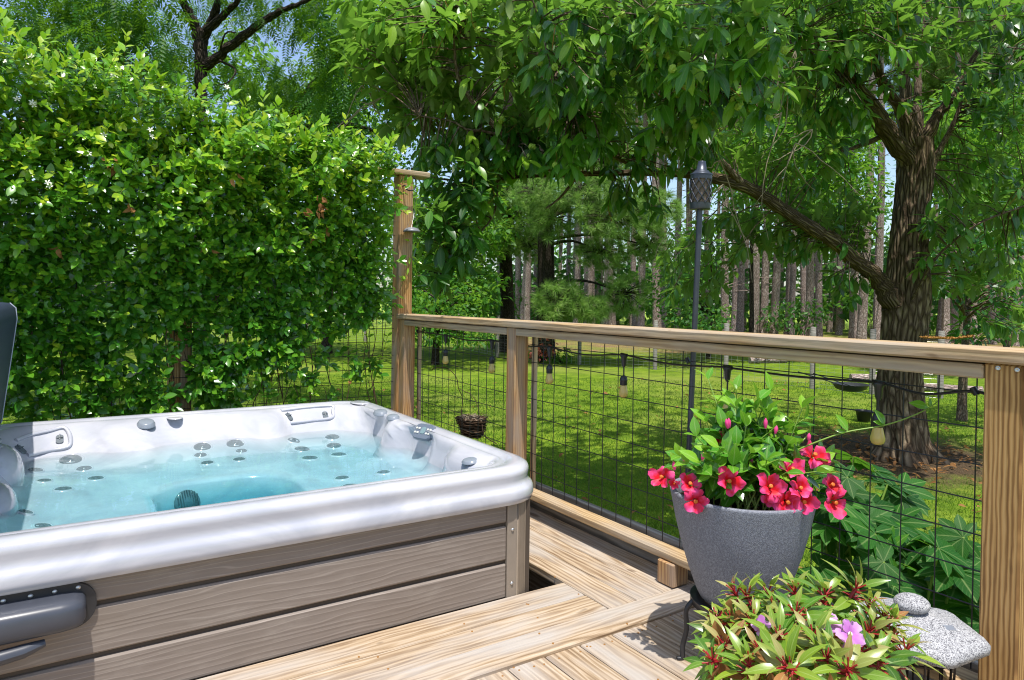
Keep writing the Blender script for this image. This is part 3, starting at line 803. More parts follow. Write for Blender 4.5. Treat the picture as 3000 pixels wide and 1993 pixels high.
# ------------------------------------------------------------------ string lights
def string_lights():
    T = thing('string_lights', 'black string of amber bulbs tied along the wire railing panels', 'string lights', (-.012, -.3, .93))
    X = -.014
    socks = [(1.039, .930), (.424, .930), (-.176, .928), (-.764, .930), (-1.363, .925), (-1.960, .930)]
    ctrl = [(1.512, .945)]
    for i, (y, z) in enumerate(socks):
        ctrl.append((y+.02, z+.004)); ctrl.append((y-.02, z+.003))
        ny = socks[i+1][0] if i < 5 else -2.24
        ctrl.append(((y+ny)/2, .918+.006*math.sin(i*2)))
    ctrl.append((-2.24, .940)); ctrl.append((-2.30, .905))
    c = MB(); c.tube(smooth_path([(X, y, z) for y, z in ctrl], 5), .0042, 7)
    for y in (1.5, -1.156, -2.236):
        c.tube([(X, y-.006, .93), (X, y+.006, .95)], .009, 6)
    obj('cable', c, M['black'], T)
    for i, (y, z) in enumerate(socks):
        h = MB(); h.lathe([(.006, -.052), (.011, -.04), (.013, -.012), (.019, 0), (.016, .008), (0, .010)], (X, y, z), 10)
        h.tube([(X, y+.02, z+.006), (X, y-.022, z+.003)], .0075, 7)
        h.tube([(X, y, z-.05), (X+.002, y+.001*(i-2), z-.10)], .0035, 6)
        zb = z-.096
        h.lathe([(0, .004), (.008, .004), (.013, 0), (.017, -.010), (.0185, -.016), (.0185, -.020), (.0172, -.022), (.0172, -.040), (.0165, -.041)], (X, y, zb), 18)
        bo = obj('bulb_socket', h, M['blackplastic'], T)
        g = MB(); g.lathe([(.0135, -.040), (.0150, -.046), (.0185, -.062), (.0218, -.076), (.0218, -.084), (.018, -.093), (.0105, -.0975), (0, -.0995)], (X, y, zb), 22)
        obj('bulb', g, M['bulb'], bo)
string_lights()

# ------------------------------------------------------------------ garden torch
def torch():
    tp = np.array([.085, -1.118, 1.585]); bt = np.array([.075, -1.045, -.75])
    T = thing('garden_torch', 'dark metal garden torch with lattice canister on a leaning pole', 'torch', bt)
    m = MB(); m.tube([bt, tp*.5+bt*.5, tp], .0125, 12); obj('pole', m, M['torch'], T)
    ax = unit(tp-bt); F3 = frame(ax)
    c = MB(); c.lathe([(0, -.002), (.043, -.002), (.044, .002), (.044, .022), (.0445, .026)], tp, 32, R3=F3)
    c.lathe([(.0445, .125), (.045, .13), (.045, .146)], tp, 32, R3=F3)
    nn = 9
    for s in (-1, 1):
        for k in range(nn):
            pts = []
            for t in np.linspace(0, 1, 9):
                a = 2*math.pi*(k/nn + s*t*.24); pts.append(tp+F3@np.array([.0443*math.cos(a), .0443*math.sin(a), .024+t*.104]))
            c.tube(pts, .0030, 4)
    obj('canister', c, M['torch'], T)
    g = MB(); g.lathe([(.040, .004), (.040, .14)], tp, 28, R3=F3); obj('gauze', g, M['torchmesh'], T)
    l = MB(); l.lathe([(.047, .144), (.0475, .149), (.042, .152), (.034, .156), (.033, .159), (.030, .160), (.0295, .163), (.0265, .164), (.022, .166), (.0165, .200), (.0160, .203), (0, .203)], tp, 32, R3=F3)
    obj('snuffer_cap', l, M['torch'], T)
torch()

# ------------------------------------------------------------------ twig basket
def basket():
    c = np.array([.22, 1.07, .27])
    T = thing('twig_basket', 'woven twig hanging basket seen through the first wire panel', 'basket', c)
    m = MB()
    for k in range(70):
        z = rng.uniform(-.06, .075); a0 = rng.uniform(0, 6.28); L = rng.uniform(1.2, 3.6)
        a = np.linspace(a0, a0+L, 12); r = .078+.036*(z+.06)/.135+rng.uniform(-.004, .008)
        zz = z+.006*np.sin(a*3+k)+rng.uniform(-.02, .02)*np.linspace(0, 1, 12)
        m.tube(np.c_[c[0]+r*np.cos(a), c[1]+r*np.sin(a), c[2]+zz], rng.uniform(.0012, .003), 4)
    obj('weave', m, M['vinestem'], T)
    b = MB(); b.lathe([(0, -.062), (.07, -.062), (.106, .066)], c, 24); obj('liner', b, M['soil'], T)
    t = MB()
    for k in range(60):
        a = rng.uniform(0, 6.28); r = rng.uniform(0, .09); p = c+np.array([r*math.cos(a), r*math.sin(a), .055+rng.uniform(0, .03)])
        q = p+rdir(1)[0]*[.07, .07, .02]; t.tube([p, (p+q)/2+[0, 0, .012], q], .0016, 3)
    obj('dry_twigs', t, M['twig'], T)
    h = MB()
    top = np.array([.10, 1.19, .70])
    h.tube(smooth_path([c+[-.03, .11, .07], c+[-.03, .09, .2], [.14, 1.13, .55], [.12, 1.13, .63], [.06, 1.16, .695], [.0, 1.24, .69], [-.004, 1.26, .672]], 5), .003, 5)
    h.tube(smooth_path([c+[.02, -.10, .07], c+[0, -.02, .22], [.14, 1.13, .55]], 5), .0022, 5)
    h.tube(smooth_path([c+[.02, -.10, .07], c+[.02, -.14, -.03], c+[.06, -.24, -.075]], 5), .0035, 5)
    obj('hanger', h, M['vinestem'], T)
basket()

# ------------------------------------------------------------------ big planter, its stand and the mandevilla
PC = np.array([-.300, -1.665, DK])
def iron_stand(label, c, ztop, r, name='plant_stand', spread=1.35, a0=.35, flat=True):
    T = thing(name, label, 'plant stand', c)
    m = MB(); n = 48; th = np.linspace(0, 2*math.pi, n+1)
    prof = [(r+.012, 0), (r+.012, -.02), (r+.004, -.022), (r-.022, -.006), (r-.022, 0), (r+.012, 0)]
    m.lathe(prof, (c[0], c[1], ztop), 48)
    for k in range(12):
        a = 2*math.pi*k/12; m.tube([(c[0]+(r-.02)*math.cos(a), c[1]+(r-.02)*math.sin(a), ztop-.004), (c[0]+.06*math.cos(a), c[1]+.06*math.sin(a), ztop-.004)], .004, 5)
    m.lathe([(.07, -.001), (.07, -.008), (.055, -.008), (.055, -.001)], (c[0], c[1], ztop), 24)
    obj('ring', m, M['blackplastic'], T)
    for k in range(4):
        a = a0+math.pi/2*k; d = np.array([math.cos(a), math.sin(a), 0])
        H = ztop-c[2]
        pts = [c+d*(r+.004)+[0, 0, H-.005], c+d*(r+.030)+[0, 0, H*.8], c+d*(r*spread-.012)+[0, 0, H*.5], c+d*(r*spread)+[0, 0, H*.22], c+d*(r*spread)+[0, 0, .012], c+d*(r*spread+.006)+[0, 0, .004], c+d*(r*spread+.018)+[0, 0, .004]]
        g = MB(); g.tube(smooth_path(pts, 5), .0085, 7); obj('leg', g, M['blackplastic'], T)
ZT = .196
iron_stand('black iron plant stand with curved legs under the big grey planter', PC, ZT, .148, a0=2.58, spread=1.27)
def planter():
    c = (PC[0], PC[1], ZT)
    T = thing('planter', 'large tapered grey textured planter standing on the iron stand', 'planter', c)
    m = MB()
    out = [(0, .002), (.122, .002), (.130, .006), (.142, .03), (.168, .10), (.193, .18), (.213, .26), (.227, .33), (.232, .352), (.2325, .358), (.230, .361), (.219, .361), (.216, .356), (.212, .31)]
    m.lathe(out, c, 72); obj('pot', m, M['potgrey'], T)
    s = MB(); n = 24
    r = np.linspace(0, .213, 9); th = np.linspace(0, 2*math.pi, 40)
    RR, TH = np.meshgrid(r, th, indexing='ij')
    s.grid(np.stack([c[0]+RR*np.cos(TH), c[1]+RR*np.sin(TH), c[2]+.315+.012*np.sin(RR*60)*np.cos(TH*5)+rng.uniform(-.004, .004, RR.shape)*(RR > 0)], -1)); obj('soil', s, M['soil'], T)
planter()

T_MAND = leaf_tpl(.52, 6, .20, .22, .45)
def flower5(mb, mbt, c, n, r, ndeg=5, cup=.25, spin=0.0):
    F3 = frame(n)
    for k in range(ndeg):
        a = spin+2*math.pi*k/ndeg+rng.uniform(-.16, .16); rr = r*rng.uniform(.82, 1.15); ruf = rng.uniform(-.16, .16, 6); fold = rng.uniform(-.25, .45)
        G = []
        for t in np.linspace(0, 1, 6):
            w = rr*(.14+.56*math.sin(min(1, t*1.15)*math.pi*.56))*(1 if t < .85 else .78)
            row = []
            for s in np.linspace(-1, 1, 6):
                x = rr*(.10+.90*t)*(1-.07*s*s*t-.20*max(0, s)*t); y = w*s*.62*(1 if t < .99 else .8)
                z = rr*(cup*(1-t)**2*-1.6+.10*t*t+.22*s*s*t*math.sin(a*3+k)+.12*s*t-fold*t**3+ruf[int((s+1)*2.5)]*t*t)
                p = rotz(a)@np.array([x, y, z]); row.append(F3@p+c)
            G.append(row)
        G = np.array(G); uu, vv = np.meshgrid(np.linspace(0, 1, 6), np.linspace(0, 1, 6), indexing='ij')
        mb.grid(G, np.stack([uu, uu], -1), True, rn=rng.random())
    if mbt is not None:
        mbt.lathe([(r*.125, r*-.03), (r*.10, -r*.25), (r*.06, -r*.5), (0, -r*.55)], c, 12, R3=F3)
        mbt.lathe([(r*.15, r*-.05), (r*.11, r*.015), (0, r*-.02)], c, 12, R3=F3)

def mandevilla():
    c = np.array([PC[0], PC[1], ZT+.31])
    T = thing('mandevilla_plant', 'mandevilla plant with red flowers and glossy leaves in the grey planter', 'plant', c)
    B5 = lambda x, y: (1850+x/2.0907, 1050+y/2.0907)
    stem = MB(); lv = MB()
    P = []; D = []; N = []; S = []; Rn = []
    # shoots: tip pixel, depth offset from the pot centre depth
    d0 = 2.28
    tips = [((640, 190), 0), ((850, 200), .02), ((470, 130), .06), ((640, 300), -.03), ((830, 330), .0), ((460, 390), -.02), ((400, 480), -.08), ((300, 600), -.1), ((560, 430), -.06), ((700, 420), -.1), ((1060, 370), .02), ((1000, 470), -.02),
            ((640, 540), -.14), ((730, 580), -.15), ((830, 620), -.16), ((900, 620), -.14), ((500, 620), -.14), ((420, 640), -.15), ((350, 640), -.14), ((1130, 640), -.08), ((1200, 700), -.05), ((950, 700), -.18), ((480, 720), -.17), ((620, 660), -.18),
            ((760, 480), .05), ((930, 520), .05), ((580, 540), .06), ((1080, 470), .04), ((290, 650), -.05), ((1180, 620), .0), ((700, 330), .04), ((520, 330), .05), ((870, 430), -.04), ((700, 640), -.12), ((560, 700), -.16), ((880, 560), .0)]
    tips += [((rng.uniform(280, 1150), rng.uniform(520, 740)), rng.uniform(-.17, .1)) for _ in range(34)]
    tips += [((rng.uniform(450, 1080), rng.uniform(250, 560)), rng.uniform(-.08, .12)) for _ in range(16)]
    for (tx, ty), dd in tips:
        tip = at(*B5(tx, ty), d0+dd); b = c+np.array([rng.uniform(-.1, .1), rng.uniform(-.1, .1), 0])
        mid = (b+tip)/2+np.array([0, 0, .03]); path = smooth_path([b, mid*.6+b*.4+[0, 0, .02], mid, tip], 5)
        stem.tube(path, np.linspace(.0035, .0018, len(path)), 5)
        n = max(3, int(np.linalg.norm(tip-b)/.052))
        for k in range(n+1):
            t = .35+.65*k/n; i = min(len(path)-1, int(t*(len(path)-1))); p = path[i]; ax = unit(path[min(i+1, len(path)-1)]-path[max(i-1, 0)])
            ph = k*1.57+rng.uniform(-.4, .4)
            for q in (0, math.pi):
                F3 = frame(ax); o = F3@np.array([math.cos(ph+q), math.sin(ph+q), 0])
                dirn = unit(o*(1.0 if t < .95 else .6)+ax*(.5 if t < .95 else 1.0)+[0, 0, .15])
                P.append(p); D.append(dirn); N.append(unit(ax*.8+np.array([-.1, -.25, .7]))); S.append(rng.uniform(.060, .105)*(1 if t < .93 else .75)); Rn.append(np.clip(.42+.35*(t > .9)+rng.normal(0, .2), 0, 1))
    # the long runner reaching along the wire to the right
    run = [at(x, y, d) for x, y, d in [(2310, 1330, 2.2), (2396, 1294, 2.16), (2480, 1266, 2.13), (2592, 1246, 2.1), (2680, 1216, 2.07), (2728, 1190, 2.05), (2750, 1172, 2.05), (2760, 1148, 2.05)]]
    stem.tube(smooth_path(run, 6), np.linspace(.003, .0014, 6*7+1), 6)
    for (px, py, d, vx, vy, s) in [(2484, 1264, 2.13, -.5, -1, .062), (2478, 1266, 2.13, -1, -.25, .03), (2592, 1246, 2.1, -.45, -1, .055), (2588, 1244, 2.1, -.8, -.35, .03), (2720, 1194, 2.05, -1, -.35, .055), (2722, 1192, 2.05, .2, -.8, .027), (2750, 1170, 2.05, .3, -1, .02)]:
        P.append(at(px, py, d)); D.append(rgt*vx-upv*vy); N.append(-fwd+.5*upv+.3*rgt); S.append(s); Rn.append(.7)
    lv.leaves(T_MAND, P, np.array(D), np.array(N), S, Rn)
    obj('stems', stem, M['greenstem'], T); obj('leaves', lv, M['mandev'], T)
    fl = [(180, 725, -.05, .034, (-.9, -.2)), (262, 770, -.06, .018, (-.4, .6)), (362, 765, -.15, .033, (0, -.2)), (395, 880, -.17, .035, (-.1, .3)), (602, 752, -.2, .036, (.0, -.1)), (857, 782, -.21, .036, (0, -.2)), (855, 862, -.2, .026, (-.3, .6)),
          (963, 885, -.21, .036, (0, .2)), (1042, 792, -.2, .033, (.1, -.3)), (1063, 882, -.2, .036, (.1, .2)), (992, 672, -.15, .032, (.2, -.6)), (1130, 585, -.1, .038, (.2, -.5)), (1185, 640, -.08, .022, (.6, .3)), (1238, 772, -.07, .037, (.3, -.3)), (1258, 888, -.09, .038, (.3, .2)),
          (548, 512, -.02, .034, (-.3, -.2)), (845, 512, .02, .018, (.1, 0)), (845, 570, .0, .012, (0, 0)), (945, 568, .02, .012, (0, 0))]
    for x, y, dd, r, (hx, hy) in fl:
        p = at(*B5(x, y), d0+dd); n = unit(-fwd+rgt*hx-upv*hy+.25*upv)
        a = MB(); b = MB(); flower5(a, b, p, n, r*1.22, 5, .3, rng.uniform(0, 6))
        fo = obj('flower', a, M['redpetal'], T); obj('throat', b, M['throat'], fo)
    for x, y, dx, dy in [(590, 400, -20, -60), (600, 395, -10, -60), (880, 432, 20, -40), (820, 400, 5, -70), (730, 630, 8, -70), (685, 620, -3, -60), (435, 600, 12, -50), (330, 610, -25, -50), (905, 660, 25, -50), (1085, 475, 8, -35), (1120, 640, -5, -55), (525, 640, 5, -40), (265, 655, -15, -50), (690, 690, 0, -60)]:
        p = at(*B5(x, y+30), d0-.12); q = at(*B5(x+dx*.5, y+dy*.5), d0-.12)
        bd = MB(); bd.tube([p, p*.6+q*.4, p*.3+q*.7, q], [.003, .0065, .006, .001], 7); obj('bud', bd, M['redpetal'], T)
mandevilla()

# ------------------------------------------------------------------ impatiens in the foreground
IC = at(2330, 1890, 1.62)
def impatiens():
    base = np.array([IC[0], IC[1], .30])
    leg = at(2155, 1960, 1.60)
    iron_stand('low black iron stand under the pink flowered plant in front', np.array([IC[0], IC[1], DK]), .17, .135, a0=2.2, spread=1.15)
    P_ = thing('flower_pot', 'dark round pot holding the pink flowered plant in front', 'pot', (IC[0], IC[1], .17))
    m = MB(); m.lathe([(0, .002), (.11, .002), (.15, .13), (.155, .135), (.145, .135), (.14, .12)], (IC[0], IC[1], .17), 40); obj('pot', m, M['blackplastic'], P_)
    s = MB(); s.lathe([(0, .122), (.141, .118)], (IC[0], IC[1], .17), 30); obj('soil', s, M['soil'], P_)
    T = thing('impatiens_plant', 'bushy plant with red stems, bronze leaves and pink flowers in front', 'plant', base)
    tl = leaf_tpl(.29, 7, .24, .36, .42)
    Z6 = lambda x, y: (2000+x/3.92, 1593+y/3.92)
    ros = [((1990, 520), 1.62, 1.15), ((1640, 590), 1.62, 1.1), ((1290, 560), 1.66, .9), ((740, 600), 1.66, .9), ((1060, 740), 1.58, .9), ((800, 890), 1.55, .85), ((1300, 800), 1.52, .95), ((390, 860), 1.62, .7), ((480, 1170), 1.52, .95), ((1100, 1080), 1.46, 1.05),
           ((1500, 1080), 1.44, .95), ((1660, 1320), 1.40, 1.1), ((2150, 1000), 1.55, 1.05), ((2370, 920), 1.60, .9), ((2320, 830), 1.62, .8), ((2560, 1230), 1.50, .95), ((2260, 1310), 1.42, 1.1), ((1200, 1420), 1.36, 1.1), ((760, 1380), 1.42, 1.0), ((1900, 1450), 1.36, 1.0),
           ((1850, 800), 1.62, .9), ((1480, 860), 1.56, .8), ((980, 560), 1.68, .8), ((600, 560), 1.68, .7), ((1750, 1000), 1.55, .9), ((2400, 1080), 1.55, .7), ((560, 900), 1.6, .8), ((900, 1250), 1.44, .9), ((2050, 1250), 1.44, .9), ((340, 1330), 1.46, .7), ((2150, 700), 1.66, .8)]
    lv = MB(); st = MB()
    P = []; D = []; N = []; S = []; Rn = []
    for (x, y), d, s in ros:
        tip = at(*Z6(x, y), d)
        b = base+np.array([rng.uniform(-.09, .09), rng.uniform(-.09, .09), 0])
        b = b*.8+np.array([tip[0], tip[1], base[2]])*.2
        up = unit((tip-b)*.6+np.array([0, 0, .25])+rng.normal(0, .05, 3))
        path = smooth_path([b, b*.5+tip*.5+rng.normal(0, .01, 3), tip], 5)
        st.tube(path, np.linspace(.006, .004, len(path)), 7)
        bronze = rng.random() < .72
        F3 = frame(up)
        for lev, (nl, el, ln, hgt) in enumerate([(4, 1.05, .055, .0), (5, .6, .075, -.008), (6, .18, .088, -.022), (5, -.15, .088, -.045)]):
            a0 = rng.uniform(0, 6.28)
            for k in range(nl):
                a = a0+2*math.pi*k/nl+rng.uniform(-.25, .25); e = el+rng.uniform(-.2, .2)
                dd = F3@np.array([math.cos(a)*math.cos(e), math.sin(a)*math.cos(e), math.sin(e)])
                p0 = tip+up*hgt; p1 = p0+dd*.014
                st.tube([p0, p1, p1+dd*.012], .0019, 4)
                P.append(p1); D.append(dd); N.append(up*(1.0)+rng.normal(0, .2, 3)-dd*.1); S.append(ln*s*.92*rng.uniform(.75, 1.15))
                Rn.append(np.clip((.68 if bronze else .42)+rng.normal(0, .17)-.06*lev+.02, 0, 1))
    # scattered lower foliage, filling the bush
    nf = 520
    q = rdir(nf)*(rng.uniform(.5, 1, (nf, 1))); q = q[:, :1]*.165*rgt+q[:, 1:2]*.19*np.array([fwd[0], fwd[1], 0])+q[:, 2:]*np.array([0, 0, .11])+base-rgt*.03+[0, 0, .04]
    dd = unit((q-base)*[1, 1, .3]+rng.normal(0, .05, (nf, 3)))
    P += list(q); D += list(dd); N += list(np.tile([0, -.15, 1.0], (nf, 1))+rng.normal(0, .4, (nf, 3))); S += list(rng.uniform(.045, .085, nf)); Rn += list(np.clip(rng.normal(.27, .22, nf), 0, 1))
    lv.leaves(tl, P, np.array(D), np.array(N), S, Rn)
    obj('stems', st, M['redstem'], T); obj('leaves', lv, M['impat'], T)
    dl = MB(); dP = []; dD = []
    for x, y, d in [(980, 1360, 1.4), (1420, 1090, 1.45), (440, 940, 1.55), (460, 1320, 1.45), (1790, 1130, 1.45), (1640, 1450, 1.36), (1930, 1370, 1.38), (800, 1100, 1.45), (1300, 1500, 1.35), (640, 740, 1.6)]:
        p = at(*Z6(x, y), d)
        for _ in range(3): dP.append(p+rng.normal(0, .012, 3)); dD.append([rng.normal(0, .5), rng.normal(0, .5), -1])
    dl.leaves(leaf_tpl(.5, 6, .9, .7, .5), dP, np.array(dD, float), rdir(len(dP)), rng.uniform(.04, .065, len(dP)), rng.random(len(dP))); obj('withered_leaves', dl, M['dead'], T)
    for x, y, d, r, (hx, hy) in [(1925, 1040, 1.42, .036, (.1, -.2)), (1690, 930, 1.5, .024, (-.2, -.6)), (915, 960, 1.47, .024, (-.2, -.3))]:
        p = at(*Z6(x, y), d); a = MB(); b = MB()
        flower5(a, None, p, unit(-fwd+rgt*hx-upv*hy+.35*upv), r, 5, .1, rng.uniform(0, 6))
        b.lathe([(r*.14, 0), (r*.1, r*.06), (0, r*.07)], p, 10, R3=frame(-fwd+.3*upv))
        fo = obj('flower', a, M['pinkpetal'], T); obj('throat', b, M['flower_white'], fo)
        st2 = MB(); st2.tube([p, p+np.array([0, .02, -.06])], .0015, 4); obj('flower_stalk', st2, M['greenstem'], T)
impatiens()

# ------------------------------------------------------------------ granite lantern roof on a wire basket
def stone():
    Z5 = lambda x, y: (2400+x/2.645, 1400+y/2.645)
    c = at(*Z5(712, 1245), 1.86)
    zt = c[2]+.022
    W_ = thing('wire_basket_stand', 'rusty wire basket under the speckled stone cap by the right post', 'wire stand', (c[0], c[1], DK))
    m = MB(); th = np.linspace(0, 2*math.pi, 33)
    for z, r in [(zt-.012, .098), (zt-.05, .10), (.06, .094), (DK+.006, .092)]:
        m.tube(np.c_[c[0]+r*np.cos(th), c[1]+r*np.sin(th), np.full(33, z)], .0035, 6, cap=False)
    for k in range(16):
        a = 2*math.pi*k/16; r = .098; m.tube([(c[0]+r*math.cos(a), c[1]+r*math.sin(a), zt-.012), (c[0]+(r+.004)*math.cos(a), c[1]+(r+.004)*math.sin(a), zt-.05), (c[0]+.092*math.cos(a), c[1]+.092*math.sin(a), DK+.006)], .0032, 6)
    obj('wire_frame', m, M['darkbark'], W_)
    lg = thing('bark_log', 'short piece of bark covered log inside the wire basket', 'log', (c[0], c[1], DK))
    q = MB(); q.lathe([(0, .10), (.055, .10), (.066, .09), (.068, 0), (0, 0)], (c[0], c[1], DK+.04), 24); obj('bark', q, M['bark'], lg)
    T = thing('stone_lantern_cap', 'speckled granite lantern cap with rounded knob beside the right post', 'stone ornament', (c[0], c[1], zt))
    # six-sided shallow roof: plan radius varies, with a tilt so that it faces the camera a little
    ang = np.linspace(0, 2*math.pi, 97); G = []
    def plan(a):
        q = (a-R(-66)) % (math.pi/3)-math.pi/6
        return min(.160/math.cos(q), .178)
    for t in np.linspace(0.001, 1, 16):
        row = []
        for a in ang:
            r = plan(a)*t; z = .062-.046*t**1.1
            if t > .93: z -= .010*((t-.93)/.07)**2
            row.append((c[0]+r*math.cos(a), c[1]+r*math.sin(a), zt+z+rng.normal(0, .0005)))
        G.append(row)
    last = G[-1]; G.append([(x*.99+c[0]*.01, y*.99+c[1]*.01, zt-.010) for x, y, z in last]); G.append([(x*.5+c[0]*.5, y*.5+c[1]*.5, zt-.010) for x, y, z in last])
    s = MB(); s.grid(np.array(G), flip=False); so_ = obj('roof_slab', s, M['granite'], T)
    kc = np.array([c[0], c[1], zt+.062])
    k = MB(); u, v = np.meshgrid(np.linspace(0, 2*math.pi, 33), np.linspace(-math.pi/2, math.pi/2, 17), indexing='ij')
    k.grid(np.stack([kc[0]+.044*np.cos(v)*np.cos(u)*1.05, kc[1]+.044*np.cos(v)*np.sin(u), kc[2]+.012+.0235*np.sin(v)], -1)); obj('knob', k, M['granite'], T)
    tg = MB(); p = hit(*Z5(950, 1160), 2, zt+.040); F3 = np.c_[rgt*[1, 1, 0], unit(np.array([fwd[0], fwd[1], .28])), unit(np.cross(rgt, np.array([fwd[0], fwd[1], .28])))]
    V = np.array([[x, y, z] for z in (0, .004) for x, y in ((-.033, -.009), (.033, -.009), (.033, .009), (-.033, .009))])@F3.T+p+[0, 0, -.004]
    tg.add(V, [[4, 5, 6, 7], [0, 1, 5, 4], [1, 2, 6, 5], [2, 3, 7, 6], [3, 0, 4, 7]]); obj('metal_tag', tg, M['screw'], T)
stone()

# ------------------------------------------------------------------ small things on and around the rail
def catkin():
    m = MB(); a = hit(2705, 989, 2, 1.078); b = hit(2790, 992, 2, 1.076); c2 = hit(2850, 986, 2, 1.086)
    path = smooth_path([a, (a+b)/2, b, c2], 8)
    m.tube(path, np.linspace(.004, .003, len(path)), 6)
    for k in range(260):
        p = path[rng.integers(len(path))]; d = rdir(1)[0]*[.012, .012, .009]; d[2] = abs(d[2])*.8-.001; m.tube([p, p+d], .0012, 3)
    o = obj('catkin', m, M['catkin']); tag(o, 'dry orange-brown catkin lying on top of the railing', 'catkin')
catkin()
def black_bowls():
    c = hit(2492, 1130, 0, .28)
    T = thing('hanging_bowl', 'small black bowl hung just behind the wire, left of the big trunk', 'bowl', c)
    m = MB(); m.lathe([(0, -.022), (.03, -.021), (.052, -.012), (.062, .004), (.066, .006), (.060, .006), (.05, -.008), (0, -.014)], c, 28); obj('bowl', m, M['blackplastic'], T)
    h = MB(); h.tube([c+[-.06, 0, .005], (.0, c[1]+.03, .94)], .002, 4); h.tube([c+[-.05, -.03, .005], (.0, c[1]-.03, .94)], .002, 4); obj('hanger', h, M['black'], T)
    p = hit(2530, 1235, 2, LAWN)
    T = thing('nursery_pot', 'black plastic nursery pot standing on the shaded lawn by the trunk', 'pot', p)
    m = MB(); m.lathe([(0, 0), (.09, 0), (.125, .17), (.14, .172), (.14, .186), (.128, .186), (.12, .15), (0, .14)], p, 28); obj('pot', m, M['blackplastic'], T)
    m = MB(); m.lathe([(0, .16), (.118, .155)], p, 20); obj('soil', m, M['soil'], T)
black_bowls()
# ------------------------------------------------------------------ leaf templates
T_VINE = leaf_tpl(.52, 4, .16, .12, .48)
T_CHEST = leaf_tpl(.35, 6, .16, .26, .5, .8)
T_FAR = leaf_tpl(.55, 2, .12, .15, .5)
T_FAR3 = leaf_tpl(.42, 3, .15, .2, .45)
def frond_tpl(n=7, lw=.17):
    parts = [leaf_tpl(.02, 2, 0, .35, .5)]
    for i in range(n):
        t = .12+.8*i/(n-1); z = -.35*t*t
        for s in (-1, 1):
            L = .30*(1-.45*abs(t-.45)); v, f, u = leaf_tpl(.34, 2, .1, .3, .4)
            parts.append(xf_tpl((v*L, f, u), rotz(s*1.0), (t, 0, z)))
    v, f, u = leaf_tpl(.24, 2, .1, .2, .4); parts.append(xf_tpl((v*.25, f, u), np.eye(3), (.95, 0, -.33)))
    return merge_tpl(parts)
T_FROND = frond_tpl()
def tuft_tpl(n=60, L=1.0, w=.017):
    r = np.random.default_rng(3); V = []; F = []; U = []
    for k in range(n):
        d = unit(r.normal(size=3)+np.array([1.1, 0, .25])); a = unit(np.cross(d, r.normal(size=3))); l = L*r.uniform(.7, 1)
        b = len(V); V += [d*.05+a*w, d*.05-a*w, d*l-np.array([0, 0, .12*l])]; F.append((b, b+1, b+2)); U += [(0, 0), (0, 0), (1, 0)]
    return np.array(V), np.array(F), np.array(U)
T_TUFT = tuft_tpl()

def clumps(regs, per, rad, seed=0):
    """clump centres in ellipses of the view, each at its own distance; returns leaf positions and the clump each belongs to"""
    P = []; Cc = []
    for (x, y, rx, ry, d0, d1, n) in regs:
        k = max(1, n//per)
        a = rng.uniform(0, 2*math.pi, k); r = np.sqrt(rng.uniform(0, 1, k))
        c = atv(x+rx*r*np.cos(a), y+ry*r*np.sin(a), rng.uniform(d0, d1, k))
        rr = rng.uniform(.55, 1.3, k)*rad
        off = rdir(k*per)*rng.uniform(.2, 1, (k*per, 1))**.5
        off = off.reshape(k, per, 3)*rr[:, None, None]*np.array([1, 1, .6])
        P.append((c[:, None, :]+off).reshape(-1, 3)); Cc.append(np.repeat(c, per, 0))
    return np.concatenate(P), np.concatenate(Cc)
def cloud(mb, tpl, regs, per, rad, size, rmean=.5, rsd=.22, droop=.35):
    P, Cc = clumps(regs, per, rad); n = len(P)
    d = unit(P-Cc)*[1, 1, .5]+rng.normal(0, .45, (n, 3)); d[:, 2] -= droop
    nr = np.tile([0, 0, 1.0], (n, 1))+rng.normal(0, .45, (n, 3))
    kr = rng.normal(0, .12, len(P)//per).repeat(per)
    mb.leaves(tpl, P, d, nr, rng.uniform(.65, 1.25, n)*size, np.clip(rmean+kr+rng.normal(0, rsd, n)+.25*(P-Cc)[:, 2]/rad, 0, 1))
    return P[::per] if per else P

def limb(mb, pts, r0=None, n=12, k=6, rough=.10):
    """pts: (px, py, depth, width in photo px)"""
    p = np.array([at(a, b, c) for a, b, c, _ in pts]); r = np.array([w_*c/FPX/2 for _, _, c, w_ in pts])
    q = smooth_path(p, k); rr = np.interp(np.linspace(0, len(p)-1, len(q)), np.arange(len(p)), r)
    rr = rr*(1+rough*np.sin(np.arange(len(q))*1.7+rng.uniform(0, 6))*rng.uniform(.3, 1, len(q)))
    q = q+rng.normal(0, 1, q.shape)*rr[:, None]*.10
    mb.tube(q, rr, n); return q

